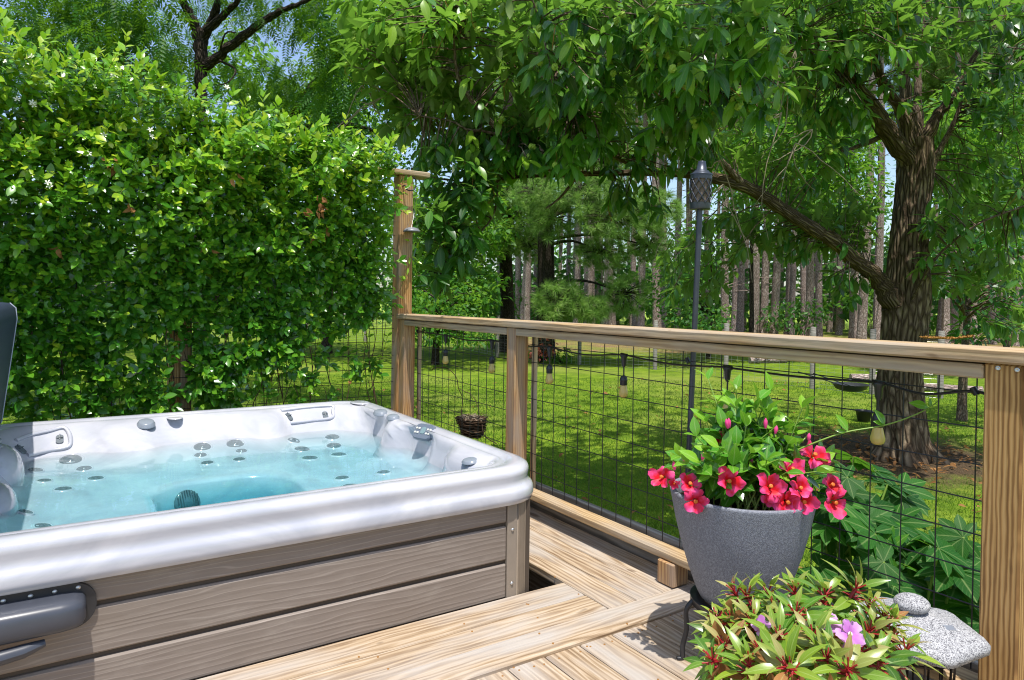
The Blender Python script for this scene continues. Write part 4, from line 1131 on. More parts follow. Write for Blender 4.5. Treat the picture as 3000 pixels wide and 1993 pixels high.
# ------------------------------------------------------------------ climbing vine
def vine():
    T = thing('climbing_vine', 'dense glossy green star jasmine vine covering the trellis behind the tub', 'vine', (-1.3, TY, -.6))
    ztop = lambda x: np.interp(x, [-3.3, -2.55, -1.9, -1.1, -.55, -.15, 0], [2.50, 2.44, 2.38, 2.26, 2.18, 2.09, 1.9])
    def dens(x, z):
        zt = ztop(x); h = z
        n = np.sin(x*7.1+1.3*np.sin(z*5+1))*np.sin(z*6.3+x*2.1)*.5+.5*np.sin(x*13+z*11)*.5
        d = np.where(h > 1.3, 1.0, np.clip(np.interp(h, [.5, .9, 1.3], [.36, .55, .95])+.28*sst(-1.3, -1.9, x)+np.interp(h, [.5, 1.0, 1.3], [.75, .65, .2])*n, .03, 1))
        lowlim = np.interp(x, [-3, -1.7, -1.1, -.75, -.5, -.3, -.1], [.4, .45, .5, .6, .8, 1.05, 1.15])
        d = d*np.where(h < lowlim, .40, 1.0)
        d = d*np.where((x > -.78) & (h < .98), .25, 1.0)
        d = d*np.where((np.abs(x+1.585) < .085) & (h < 1.0), .04, 1.0)
        return np.clip(d, 0, 1)
    def thick(x, z): return .07+.36*sst(1.05, 2.1, z)
    stems = MB(); P = []; D = []; N = []; S = []; Rn = []
    ns = 4100
    cnt = 0
    while cnt < ns:
        x = rng.uniform(-3.15, -.27); z = rng.uniform(.42, 2.6)
        zt = ztop(x)
        if z > zt or rng.random() > dens(np.array(x), np.array(z)): continue
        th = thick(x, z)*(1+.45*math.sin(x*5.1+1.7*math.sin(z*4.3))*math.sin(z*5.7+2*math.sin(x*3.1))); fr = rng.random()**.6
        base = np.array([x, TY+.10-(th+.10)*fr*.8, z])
        edge = sst(zt-.25, zt, z)
        out = unit(np.array([rng.normal(0, .45), -1.0*(.35+.65*fr)+rng.normal(0, .2), rng.normal(.10, .45)+1.0*edge+.35*sst(1.2, 2, z)]))
        L = rng.uniform(.07, .20)*(1+.5*edge*rng.random())
        tip = base+out*L+np.array([0, 0, -.02]); path = np.array([base, base+out*L*.5+[0, 0, .005], tip])
        if fr > .5 and rng.random() < .5: stems.tube(path, .0014, 3)
        np_ = max(2, int(L/.030)); young = rng.random() < (.20+.35*sst(1.4, 2.3, z))
        F3 = frame(out); ph = rng.uniform(0, 3.14)
        for k in range(np_+1):
            t = (k+.6)/(np_+.6); p = base+out*L*min(t, 1); ph += math.pi/2
            last = k >= np_-1
            for q in (0, math.pi):
                o = F3@np.array([math.cos(ph+q), math.sin(ph+q), 0])
                dd = o*(1.0 if not last else .55)+out*(.55 if not last else 1.1)+np.array([0, 0, -.12])
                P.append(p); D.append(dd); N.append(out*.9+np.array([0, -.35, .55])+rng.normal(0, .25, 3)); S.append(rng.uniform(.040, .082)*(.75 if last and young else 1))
                Rn.append(np.clip(.33+(.24*sst(1.0, 2.0, z)+.16*sst(1.7, 2.4, z))*fr+(.40 if (last and young) else .12*k/np_)+rng.normal(0, .14), 0, 1))  # sunlight put into leaf tone: lighter to top and outside; young tips also paler
        cnt += 1
    # individual climbing shoots with long gaps: bottom right and tips above the top
    for (x0, z0, x1, z1) in [(-.30, .50, -.32, .95), (-.30, .5, -.18, .9), (-.55, .45, -.5, .95), (-.75, .4, -.7, .9), (-2.6, 2.3, -2.62, 2.85), (-2.35, 2.3, -2.5, 2.72), (-2.2, 2.3, -2.3, 2.64), (-1.2, 2.1, -1.4, 2.45), (-1.0, 2.1, -.85, 2.42), (-.7, 2.0, -.72, 2.34), (-.35, 2.0, -.28, 2.3), (-1.75, 2.2, -1.9, 2.62)]:
        k = 9; path = smooth_path([(x0, TY-.03, z0), ((x0+x1)/2+rng.normal(0, .04), TY-.06, (z0+z1)/2), (x1, TY-.05, z1)], 4)
        stems.tube(path, .0016, 4)
        for i in range(2, len(path)):
            for q in (-1, 1):
                P.append(path[i]); D.append([q*.8+rng.normal(0, .2), -.4, .3+rng.normal(0, .3)]); N.append([0, -.6, .8]); S.append(rng.uniform(.03, .055)); Rn.append(np.clip(.72+rng.normal(0, .15), 0, 1))
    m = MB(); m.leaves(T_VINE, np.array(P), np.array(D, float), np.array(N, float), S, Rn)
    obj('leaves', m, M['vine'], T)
    # woody stems winding through the wires
    for k in range(46):
        x = rng.uniform(-3.1, -.15); zt = ztop(x)*rng.uniform(.45, .98) if x < -.6 else rng.uniform(.5, 1.9); n = 10
        zz = np.linspace(rng.uniform(-.6, .5), zt, n); xx = x+np.cumsum(rng.normal(0, .035, n)); yy = TY-.02+.05*np.sin(zz*5+k)
        stems.tube(smooth_path(np.c_[xx, yy, zz], 3), rng.uniform(.0016, .0042), 5)
    # hanging strands beside the post
    V8 = lambda a, b: (1050+a/1.793, 450+b/1.793)
    obj('stems', stems, M['vinestem'], T)
    hg = MB(); hP = []; hD = []
    for a, b in [(270, 460), (290, 470), (305, 500), (280, 540), (270, 545), (300, 565), (262, 600), (232, 640), (252, 650), (240, 665), (196, 720), (215, 735), (205, 745)]:
        hP.append(hit(*V8(a, b), 1, 1.615)); hD.append([rng.normal(0, .6), -.4, rng.normal(-.1, .7)])
    hg.leaves(leaf_tpl(.32, 4, .2, .3, .4), hP, np.array(hD), np.tile([0, -1, .4], (len(hP), 1)), .06, .85)
    hg.tube(smooth_path([hit(*V8(a, b), 1, 1.62) for a, b in [(300, 420), (285, 520), (265, 600), (240, 660), (205, 740), (160, 770)]], 4), .0015, 4)
    obj('hanging_shoots', hg, M['vine'], T)
    w_ = MB()
    for px, py in [(50, 290), (95, 300), (98, 308), (90, 165), (140, 535), (145, 545), (40, 590), (330, 220), (445, 400), (440, 380), (305, 395), (260, 450), (665, 255)]:
        x_ = hit(px, py, 1, 1.30); n = unit(np.array([rng.normal(0, .3), -1, .5])); F3 = frame(n)
        for k in range(5):
            a = 6.283*k/5+px; d = F3@np.array([math.cos(a), math.sin(a), .1]); s_ = F3@np.array([-math.sin(a), math.cos(a), 0])
            w_.add([x_, x_+d*.012+s_*.005, x_+d*.02+s_*.002, x_+d*.013-s_*.004], [[0, 1, 2, 3]])
    obj('white_flowers', w_, M['flower_white'], T)
    dl = MB(); dp = []; dd = []
    for px, py, n in [(325, 475, 5), (385, 610, 4), (940, 580, 6), (935, 615, 6), (900, 610, 3), (955, 680, 4), (905, 690, 2), (690, 535, 2), (185, 725, 3), (605, 725, 3), (1030, 1120, 1), (445, 775, 1), (510, 755, 1)]:
        for _ in range(n): dp.append(hit(px+rng.normal(0, 10), py+rng.normal(0, 12), 1, 1.30 if py < 640 else (1.45 if py < 740 else 1.6))); dd.append([rng.normal(0, .6), -.5, -.8])
    dl.leaves(leaf_tpl(.55, 4, .6, .5, .5), dp, np.array(dd), rdir(len(dp)), .05, rng.random(len(dp))); obj('dead_leaves', dl, M['dead'], T)
vine()

# ------------------------------------------------------------------ the big chestnut
def chestnut():
    b = at(2650, 1345, 8.756); b[2] = LAWN
    T = thing('chestnut_tree', 'large chestnut tree with furrowed trunk and low spreading limbs over the lawn', 'tree', b)
    m = MB()
    # trunk as a fluted tube with flaring roots
    path = [(2648, 1338, 8.756), (2645, 1290, 8.756), (2640, 1200, 8.756), (2636, 1100, 8.756), (2642, 1000, 8.756), (2652, 900, 8.756), (2660, 780, 8.756), (2668, 660, 8.756), (2676, 560, 8.756), (2680, 480, 8.756), (2680, 410, 8.756)]
    wd = [185, 142, 122, 114, 116, 122, 110, 98, 96, 98, 92]
    p = smooth_path([at(*q) for q in path], 14); p[0][2] = LAWN-.08
    rr = np.interp(np.linspace(0, len(path)-1, len(p)), np.arange(len(path)), wd)*8.756/FPX/2
    n = 180; th = np.linspace(0, 2*math.pi, n+1); G = []; UV = []
    lens = np.r_[0, np.cumsum(np.linalg.norm(np.diff(p, axis=0), axis=1))]
    L2 = np.linspace(0, lens[-1], 420); p = np.c_[[np.interp(L2, lens, p[:, k]) for k in range(3)]].T; rr = np.interp(L2, lens, rr)
    def vnoise(ct, cl):
        g = np.random.default_rng(ct).normal(0, 1, (ct, int(lens[-1]*cl)+3))
        a_ = (th/(2*math.pi)*ct); i = a_.astype(int); f_ = a_-i; f_ = f_*f_*(3-2*f_)
        b_ = L2*cl; j = b_.astype(int); h_ = b_-j; h_ = h_*h_*(3-2*h_)
        q = lambda ii, jj: g[ii % ct][:, jj].T
        return (q(i, j)*(1-f_)+q(i+1, j)*f_)*(1-h_)[:, None]+(q(i, j+1)*(1-f_)+q(i+1, j+1)*f_)*h_[:, None]
    rid = .036*(1-1.6*np.abs(vnoise(30, 3.2)))+.022*(1-1.5*np.abs(vnoise(47, 6.0)))+.05*vnoise(7, 1.0)+.007*vnoise(90, 22)
    for i in range(len(p)):
        fl = max(0, 1-L2[i]/.55)
        f = 1+rid[i]+.26*fl**2*np.sin(5*th+.7)+.14*fl**2*np.sin(9*th)
        G.append(p[i]+rr[i]*f[:, None]*(np.cos(th)[:, None]*np.array([1, 0, 0])+np.sin(th)[:, None]*np.array([0, 1, 0]))); UV.append(np.c_[th*.24, np.full(n+1, L2[i])])
    m.grid(np.array(G), np.array(UV), True, flip=True)
    obj('trunk', m, M['bark'], T)
    limbs = [
        [(2625, 900, 8.72, 95), (2590, 835, 8.65, 72), (2535, 785, 8.5, 62), (2440, 705, 8.2, 58), (2350, 650, 7.9, 52), (2260, 590, 7.7, 50), (2180, 545, 7.5, 50), (2080, 518, 7.3, 44), (1980, 508, 7.15, 36), (1900, 505, 7.1, 30), (1740, 510, 6.9, 22), (1560, 517, 6.7, 13), (1460, 530, 6.5, 8), (1410, 560, 6.4, 5)],
        [(2660, 470, 8.7, 80), (2600, 380, 8.5, 62), (2560, 310, 8.3, 50), (2500, 240, 8.0, 40), (2470, 205, 7.8, 36), (2380, 150, 7.2, 30), (2330, 110, 6.8, 26), (2250, 40, 6.2, 20), (2200, -80, 6, 14)],
        [(2640, 440, 8.6, 80), (2570, 350, 8.4, 66), (2530, 305, 8.25, 56), (2518, 290, 8.2, 40)],
        [(2672, 440, 8.7, 62), (2640, 330, 8.6, 48), (2600, 260, 8.5, 42), (2575, 220, 8.4, 36), (2560, 100, 8.2, 30), (2560, -120, 8, 22)],
        [(2682, 430, 8.76, 70), (2655, 300, 8.8, 44), (2648, 180, 8.9, 40), (2640, 60, 9, 36), (2630, -160, 9, 26)],
        [(2690, 440, 8.8, 50), (2690, 290, 8.9, 30), (2690, 200, 9, 26), (2705, 90, 9.1, 22), (2730, -120, 9.1, 15)],
        [(2705, 430, 8.76, 60), (2740, 350, 8.8, 42), (2770, 310, 8.8, 36), (2805, 270, 8.8, 30), (2830, 215, 8.8, 22), (2900, 80, 8.7, 16), (2960, -60, 8.6, 12)],
        [(2725, 495, 8.7, 26), (2745, 455, 8.7, 18), (2785, 380, 8.7, 14), (2810, 320, 8.7, 12), (2818, 250, 8.7, 9)],
        [(1720, 510, 6.85, 16), (1600, 490, 6.6, 18), (1545, 450, 6.5, 18), (1480, 400, 6.4, 17), (1420, 340, 6.3, 15), (1375, 285, 6.2, 13), (1342, 225, 6.1, 11), (1330, 130, 6, 8), (1320, 20, 6, 6)],
        [(1480, 400, 6.4, 8), (1420, 385, 6.4, 8), (1370, 380, 6.35, 7), (1320, 355, 6.3, 6), (1230, 340, 6.3, 4)],
        [(2180, 545, 7.5, 26), (2120, 480, 7.2, 18), (2080, 420, 6.9, 14), (2030, 330, 6.5, 11), (1960, 200, 6.1, 9), (1900, 60, 5.8, 7)],
        [(2085, 255, 5.7, 8), (2150, 225, 5.9, 9), (2200, 240, 6.2, 10), (2330, 110, 6.8, 14)],
        [(2480, 440, 8.4, 10), (2540, 420, 8.5, 14), (2600, 390, 8.6, 18)], [(1900, 505, 7.1, 10), (1730, 420, 6.4, 8), (1650, 260, 6.0, 7), (1600, 120, 5.7, 6), (1560, 0, 5.6, 5)],
        [(2960, -40, 8.2, 30), (2990, 20, 8.0, 34), (3060, 80, 7.8, 36)], [(1460, 530, 6.5, 6), (1440, 640, 6.4, 5), (1330, 760, 6.3, 4), (1290, 860, 6.3, 3)], [(1690, 520, 6.8, 10), (1640, 580, 6.8, 7), (1600, 610, 6.7, 5)],
        [(2660, 900, 8.6, 8), (2740, 760, 8.1, 7), (2860, 660, 7.9, 6), (3010, 600, 7.8, 5)],
    ]
    limbs = [[(x, y, d, w_*(.72 if k_ < 7 else 1)) for x, y, d, w_ in l] for k_, l in enumerate(limbs)]
    nodes = []
    for i, l in enumerate(limbs):
        q = MB(); pts = limb(q, l, n=20 if l[0][3] > 40 else 10); nodes.append(pts)
        obj('limb', q, M['bark'] if l[0][3] > 40 else M['bark_thin'], T)
    nodes = np.concatenate(nodes)
    # bare pale twigs
    for (x, y, d) in [(2270, 160, 5.6), (2330, 150, 6), (2300, 240, 5.8), (2220, 300, 5.8), (2380, 380, 6.4), (2180, 280, 5.8), (2290, 330, 5.8), (2330, 420, 6), (2120, 540, 6.2), (2110, 470, 6), (2160, 350, 5.9), (2070, 160, 5.6), (1060, 250, 7), (1090, 300, 7), (1130, 280, 7)]:
        for _ in range(3):
            pth = [np.array([x, y, d], float)]; v = np.array([rng.normal(-12, 14), rng.normal(22, 12), 0])
            for k in range(7): v = v*[.95, .95, 1]+rng.normal(0, 7, 3)*[1, 1, 0]; pth.append(pth[-1]+v)
            tw = MB(); tw.tube([at(*q) for q in pth], np.linspace(.006, .0015, 8), 5); obj('bare_twig', tw, M['twig'], T)
    # crown: rosettes of long leaves hung at twig ends
    regs = [  # x, y, rx, ry, depth0, depth1, rosettes, leaf tone with sunlit and shaded crown parts painted in
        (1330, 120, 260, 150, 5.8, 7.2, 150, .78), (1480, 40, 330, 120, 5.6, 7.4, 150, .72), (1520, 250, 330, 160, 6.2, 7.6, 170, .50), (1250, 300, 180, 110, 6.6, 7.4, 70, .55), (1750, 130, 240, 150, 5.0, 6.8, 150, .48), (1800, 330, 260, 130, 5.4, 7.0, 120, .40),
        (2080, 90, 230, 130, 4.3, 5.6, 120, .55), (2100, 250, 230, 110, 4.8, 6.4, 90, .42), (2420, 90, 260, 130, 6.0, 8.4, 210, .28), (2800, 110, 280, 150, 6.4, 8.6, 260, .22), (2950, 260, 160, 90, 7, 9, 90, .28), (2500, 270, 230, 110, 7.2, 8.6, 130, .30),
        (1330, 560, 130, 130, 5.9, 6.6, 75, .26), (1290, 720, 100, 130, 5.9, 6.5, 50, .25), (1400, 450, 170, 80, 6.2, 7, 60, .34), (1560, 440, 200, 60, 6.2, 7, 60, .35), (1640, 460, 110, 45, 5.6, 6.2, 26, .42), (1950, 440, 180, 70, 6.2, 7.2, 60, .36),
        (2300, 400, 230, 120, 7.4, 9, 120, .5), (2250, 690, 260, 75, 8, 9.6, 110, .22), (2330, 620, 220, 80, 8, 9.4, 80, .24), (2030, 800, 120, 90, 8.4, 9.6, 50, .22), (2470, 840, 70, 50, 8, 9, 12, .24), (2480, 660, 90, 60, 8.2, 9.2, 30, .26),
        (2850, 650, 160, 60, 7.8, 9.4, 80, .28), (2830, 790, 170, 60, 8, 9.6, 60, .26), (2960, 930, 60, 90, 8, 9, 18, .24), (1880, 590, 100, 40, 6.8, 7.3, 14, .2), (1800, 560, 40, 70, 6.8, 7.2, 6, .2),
        (2150, -160, 420, 130, 5.4, 8, 80, .6), (1500, -260, 900, 230, 8.5, 12, 170, .6), (2600, -330, 500, 220, 9, 12, 110, .6), (2500, -170, 600, 130, 6, 9.2, 130, .4), (2300, -420, 900, 130, 6.5, 9, 90, .6),  # this row and the next: unseen crown above the view, added for lawn shade
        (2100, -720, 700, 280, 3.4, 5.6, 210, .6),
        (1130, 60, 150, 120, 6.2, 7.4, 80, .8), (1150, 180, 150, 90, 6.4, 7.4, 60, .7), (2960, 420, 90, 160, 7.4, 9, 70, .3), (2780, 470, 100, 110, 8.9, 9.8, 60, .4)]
    P = []; D = []; N = []; S = []; Rn = []; twg = MB(); bur = MB(); tas = MB()
    for x, y, rx, ry, d0, d1, n, br in regs:
        n = int(n*.78) if y > 0 else n; a = rng.uniform(0, 6.283, n); r = np.sqrt(rng.uniform(0, 1, n))
        C_ = atv(x+rx*r*np.cos(a), y+ry*r*np.sin(a), rng.uniform(d0, d1, n))
        dv = C_-CAM; dz = dv@fwd; ux = PPX+FPX*(dv@rgt)/dz; uy = PPY-FPX*(dv@upv)/dz
        C_ = C_[~((ux > 2550) & (ux < 2860) & (uy > 150) & (uy < 430) & (dz < 9.0) & (rng.random(len(C_)) < .85))]
        for c in C_:
            i = np.argmin(((nodes-c)**2).sum(1)); q = nodes[i]; dist = np.linalg.norm(q-c)
            ax = unit((c-q)+rng.normal(0, .15, 3)*dist+np.array([0, 0, -.1]))
            if dist < .75:
                mid = (c+q)/2+np.array([0, 0, .06*dist]); twg.tube([q, mid, c], [.009, .006, .003], 4, cap=False)
            else: twg.tube([c-ax*.30+[0, 0, .07], c-ax*.14+[0, 0, .03], c], [.005, .004, .003], 4, cap=False)
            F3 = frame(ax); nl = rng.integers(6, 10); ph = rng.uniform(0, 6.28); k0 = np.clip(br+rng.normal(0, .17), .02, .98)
            for k in range(nl):
                an = ph+k*2.4; t = .0-.16*k/nl
                o = F3@np.array([math.cos(an), math.sin(an), 0])
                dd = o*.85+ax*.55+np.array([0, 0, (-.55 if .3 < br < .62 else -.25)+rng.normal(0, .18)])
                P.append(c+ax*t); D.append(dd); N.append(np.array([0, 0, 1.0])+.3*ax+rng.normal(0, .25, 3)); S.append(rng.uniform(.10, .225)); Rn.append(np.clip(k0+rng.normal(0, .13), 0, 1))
            if br > .4 and rng.random() < .25:
                for _ in range(rng.integers(1, 4)):
                    e = c+rng.normal(0, .035, 3); u, v = np.meshgrid(np.linspace(0, 6.283, 9), np.linspace(-1.5, 1.5, 6), indexing='ij'); rr_ = .026*(1+.12*((np.indices(u.shape).sum(0) % 2)*2-1))
                    bur.grid(np.stack([e[0]+rr_*np.cos(v)*np.cos(u), e[1]+rr_*np.cos(v)*np.sin(u), e[2]+rr_*np.sin(v)], -1), smooth=False)
            if rng.random() < .10:
                tas.tube([c, c+[rng.normal(0, .03), rng.normal(0, .03), -.08], c+[rng.normal(0, .05), rng.normal(0, .05), -.17]], .003, 4)
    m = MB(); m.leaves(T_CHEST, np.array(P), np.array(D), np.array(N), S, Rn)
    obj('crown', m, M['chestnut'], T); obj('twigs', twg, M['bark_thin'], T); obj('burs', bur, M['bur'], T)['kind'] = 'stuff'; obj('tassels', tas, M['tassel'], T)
chestnut()

# ------------------------------------------------------------------ trees behind the hedge and across the lawn
def basepoint(px, d):
    b = at(px, 900, d); b[2] = LAWN+max(0, d-40)*.004*1; return b
def locust():
    b = basepoint(588, 11.5)
    T = thing('pinnate_tree', 'tree with feathery hanging leaves and forked dark trunk behind the vine', 'tree', b)
    tr = MB()
    limb(tr, [(588, 1080, 11.5, 40), (588, 700, 11.5, 38), (586, 420, 11.5, 36), (587, 330, 11.5, 33), (588, 250, 11.5, 33), (590, 170, 11.5, 36), (590, 100, 11.5, 40)], n=14); obj('trunk', tr, M['darkbark'], T)
    for l in [[(585, 110, 11.5, 34), (560, 50, 11.4, 26), (535, 5, 11.3, 22), (510, -60, 11.2, 18)], [(595, 110, 11.5, 30), (620, 60, 11.4, 24), (640, 0, 11.2, 20), (650, -80, 11, 16)], [(605, 90, 11.4, 26), (660, 40, 11.2, 20), (690, 10, 11, 16), (730, -60, 10.8, 12)],
              [(600, 195, 11.5, 32), (640, 165, 11.4, 27), (700, 115, 11.2, 25), (770, 65, 11, 22), (820, 35, 10.8, 18), (880, 10, 10.5, 12), (960, -30, 10.2, 9)], [(640, 165, 11.4, 6), (660, 100, 11, 5), (690, 95, 10.8, 4)], [(645, 178, 11.3, 7), (690, 205, 11, 6), (670, 240, 10.8, 4), (640, 250, 10.7, 3)]]:
        q = MB(); limb(q, l, n=10); obj('limb', q, M['darkbark'], T)
    lv = MB()
    regs = [(120, 90, 300, 130, 8.5, 12, 420), (380, 130, 260, 160, 8.5, 12, 420), (120, 220, 220, 90, 9, 12, 160), (420, 250, 200, 90, 9, 12, 150), (560, 210, 120, 100, 12, 14, 70), (700, 40, 200, 70, 11.8, 14, 110), (730, 230, 120, 70, 12, 14.5, 110), (870, 40, 130, 60, 9.5, 11.5, 100), (1000, 90, 100, 110, 8.5, 11, 160), (960, 230, 110, 70, 9, 11, 80), (820, 260, 100, 70, 10, 13, 90), (300, -150, 700, 130, 8.5, 12, 600), (500, -400, 900, 120, 9, 13, 500)]
    regs = [(*q[:6], int(q[6]*1.8)) for q in regs]; P, Cc = clumps(regs, 5, .30); dv = P-CAM; dz = dv@fwd; ux = PPX+FPX*(dv@rgt)/dz; uy = PPY-FPX*(dv@upv)/dz
    keep = ~((ux > 520) & (ux < 670) & (uy > 40) & (uy < 360) & (dz < 11.7)) & ~((ux > 600) & (ux < 860) & (np.abs(uy-(190-(ux-600)*.6)) < 45) & (dz < 11.4)); P = P[keep]; n = len(P)
    d = rng.normal(0, .6, (n, 3)); d[:, 2] = -.45+rng.normal(0, .35, n); nr = np.tile([0, 0, 1.0], (n, 1))+rng.normal(0, .35, (n, 3))
    lv.leaves(T_FROND, P, d, nr, rng.uniform(.22, .40, n), np.clip(.42+rng.normal(0, .2, n), 0, 1)); obj('crown', lv, M['locust'], T)
    b = basepoint(930, 12.5)
    T = thing('leaning_tree', 'dark slanting tree limb rising over the right end of the vine', 'tree', b)
    q = MB(); limb(q, [(800, 1060, 12.5, 30), (815, 700, 12.5, 30), (835, 420, 12.4, 29), (850, 360, 12.3, 28), (880, 310, 12.2, 27), (920, 250, 12, 25), (975, 205, 11.8, 24), (1020, 185, 11.6, 20), (1100, 150, 11.4, 14)], n=12); obj('trunk', q, M['darkbark'], T)
    q = MB(); limb(q, [(850, 385, 12.3, 18), (920, 370, 12.2, 20), (990, 362, 12.1, 18), (1080, 380, 12, 12), (1190, 420, 12, 8)], n=8); obj('limb', q, M['darkbark'], T)
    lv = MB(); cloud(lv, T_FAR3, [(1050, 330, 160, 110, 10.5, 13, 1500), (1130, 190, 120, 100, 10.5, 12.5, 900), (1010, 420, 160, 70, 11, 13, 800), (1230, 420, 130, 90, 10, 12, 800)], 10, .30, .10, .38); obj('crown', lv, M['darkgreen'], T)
locust()

def far_tree(name, label, px, d, tw, regs, mat, size, per, rad, barkm='darkbark', lean=0, tops=None, rmean=.5, tpl=None, group=None):
    b = basepoint(px, d); T = thing(name, label, 'tree', b, group)
    q = MB(); r = tw*d/FPX/2; h = max(2.5, (1.5+(900-min(y-ry for _, y, _, ry, *_ in regs))/FPX*d))
    zz = np.linspace(-.1, h, 9); pts = np.c_[b[0]+lean*zz/h+.04*np.sin(zz*1.3+px), b[1]+.04*np.cos(zz*1.1+px), b[2]+zz]
    q.tube(smooth_path(pts, 3), np.interp(np.linspace(0, 1, 25), [0, .04, .12, 1], [r*1.6, r*1.15, r, r*.35]), 12)
    obj('trunk', q, M[barkm], T)
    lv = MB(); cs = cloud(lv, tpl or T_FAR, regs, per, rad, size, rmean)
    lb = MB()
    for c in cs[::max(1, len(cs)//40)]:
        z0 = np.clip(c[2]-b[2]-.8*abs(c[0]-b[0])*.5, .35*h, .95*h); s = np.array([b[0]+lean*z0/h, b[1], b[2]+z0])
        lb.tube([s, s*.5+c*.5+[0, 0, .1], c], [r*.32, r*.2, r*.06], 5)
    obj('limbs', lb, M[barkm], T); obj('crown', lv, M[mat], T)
    return T
far_tree('broadleaf_tree', 'sunlit light green tree between the vine and the chestnut, far behind', 960, 24, 26, [(900, 400, 210, 130, 19, 27, 2600), (780, 330, 150, 90, 20, 26, 1200), (1010, 300, 120, 120, 19, 24, 1300), (700, 160, 90, 90, 19, 24, 600), (1000, 620, 220, 160, 19, 26, 2200), (640, 600, 260, 200, 20, 27, 2400), (300, 650, 300, 200, 20, 27, 2200)], 'bright', .24, 14, .75, rmean=.58)
far_tree('broadleaf_tree', 'bright leafy tree just right of the trellis post, above the rail', 1200, 25, 20, [(1250, 640, 120, 110, 21, 27, 1900), (1350, 700, 120, 110, 21, 26, 1900), (1260, 830, 110, 90, 20.5, 25, 1700), (1420, 620, 110, 90, 21, 26, 1300), (1380, 850, 80, 60, 21, 24, 700), (1520, 600, 120, 120, 24, 28, 2000)], 'bright', .22, 12, .55, rmean=.5)
far_tree('sapling_tree', 'small lawn tree with thick dark trunk and drooping leaves behind the first bulb', 1281, 20.3, 23, [(1270, 960, 80, 45, 18.5, 21, 750), (1370, 965, 70, 45, 18.5, 21, 600), (1200, 950, 40, 60, 18.5, 21, 260), (1300, 880, 120, 50, 18.5, 21, 700)], 'bright', .17, 9, .35, rmean=.45, tpl=T_FAR3)
far_tree('maple_tree', 'leafy tree glowing yellow-green behind the low limb of the chestnut', 2200, 25, 14, [(2330, 350, 230, 110, 21, 26, 4200), (2450, 420, 150, 90, 21, 26, 2200), (2150, 420, 140, 90, 21, 26, 1800), (2420, 560, 160, 90, 21, 26, 2600), (2250, 540, 190, 70, 21, 26, 1800)], 'bright', .21, 12, .55, rmean=.5)
far_tree('shade_tree', 'dark leafy tree at right with slim forked trunk beyond the big chestnut', 2833, 11.6, 26, [(2860, 700, 150, 60, 10, 12.5, 700), (2760, 800, 60, 70, 10.4, 12, 260), (2930, 850, 90, 80, 10.4, 12.2, 420), (2900, 960, 100, 35, 10.6, 12, 200)], 'darkgreen', .15, 9, .30, 'bark_thin', rmean=.4, tpl=T_FAR3)
far_tree('maple_tree', 'bright leafy tree behind the right side of the chestnut trunk', 2950, 22, 16, [(2900, 360, 170, 140, 18, 23, 4200), (2850, 500, 180, 120, 18, 23, 3600), (2950, 620, 110, 110, 18, 22, 2200), (2780, 420, 70, 110, 18, 22, 1200), (2830, 700, 130, 60, 18, 22, 700)], 'bright', .19, 12, .5, rmean=.55)
far_tree('understory_tree', 'green sapling thicket beneath the pines right of the torch pole', 2080, 24, 14, [(2050, 930, 90, 50, 20, 24, 900), (2030, 760, 80, 120, 20, 26, 800), (1990, 850, 90, 80, 20, 25, 800)], 'midgreen', .17, 10, .45, rmean=.45)
far_tree('oak_tree', 'dark trunked tree seen through the vine near the trellis post', 817, 26, 32, [(650, 830, 260, 80, 22, 28, 1200), (300, 850, 280, 70, 22, 28, 1100), (900, 800, 160, 100, 22, 28, 900), (100, 780, 200, 90, 22, 28, 900)], 'midgreen', .24, 10, .6, rmean=.5)

# ------------------------------------------------------------------ pines
def needle_pine(label, px, d, wpx, tufts, seed, H=17):
    b = basepoint(px, d); T = thing('pine_tree', label, 'tree', b)
    q = MB(); r = wpx*d/FPX/2
    zz = np.linspace(-.1, H, 16); pts = np.c_[b[0]+.12*np.sin(zz*.5+seed), b[1]+.1*np.cos(zz*.4+seed), b[2]+zz]
    q.tube(smooth_path(pts, 3), np.interp(np.linspace(0, 1, 46), [0, .03, .1, 1], [r*1.7, r*1.15, r, r*.4]), 14); obj('trunk', q, M['darkbark'], T)
    lv = MB(); P = []; D = []
    for x, y, rx, ry, d0, d1, n in tufts:
        n = int(n*2.2); lb = MB(); c0 = at(x, y, (d0+d1)/2)
        z0 = min(c0[2]+.3, b[2]+H*.95); s = np.array([np.interp(z0-b[2], zz, pts[:, 0]), np.interp(z0-b[2], zz, pts[:, 1]), z0])
        lb.tube(smooth_path([s, s*.5+c0*.5+[0, 0, .25], c0], 4), np.linspace(r*.25, r*.06, 9), 6)
        a = rng.uniform(0, 6.283, n); rr = np.sqrt(rng.uniform(0, 1, n)); C_ = atv(x+rx*rr*np.cos(a), y+ry*rr*np.sin(a), rng.uniform(d0, d1, n))
        for c in C_: lb.tube([c0, c0*.5+c*.5+[0, 0, .04], c], [.014, .01, .006], 4, cap=False)
        obj('branch', lb, M['darkbark'], T)
        P.append(C_); D.append(unit(C_-s)+rng.normal(0, .35, (n, 3))+[0, 0, .25])
    P = np.concatenate(P); D = np.concatenate(D); n = len(P)
    lv.leaves(T_TUFT, P, D, np.tile([0, 0, 1.0], (n, 1)), rng.uniform(.26, .42, n), np.clip(.55+rng.normal(0, .22, n), 0, 1), False)
    obj('needles', lv, M['needle'], T); return T
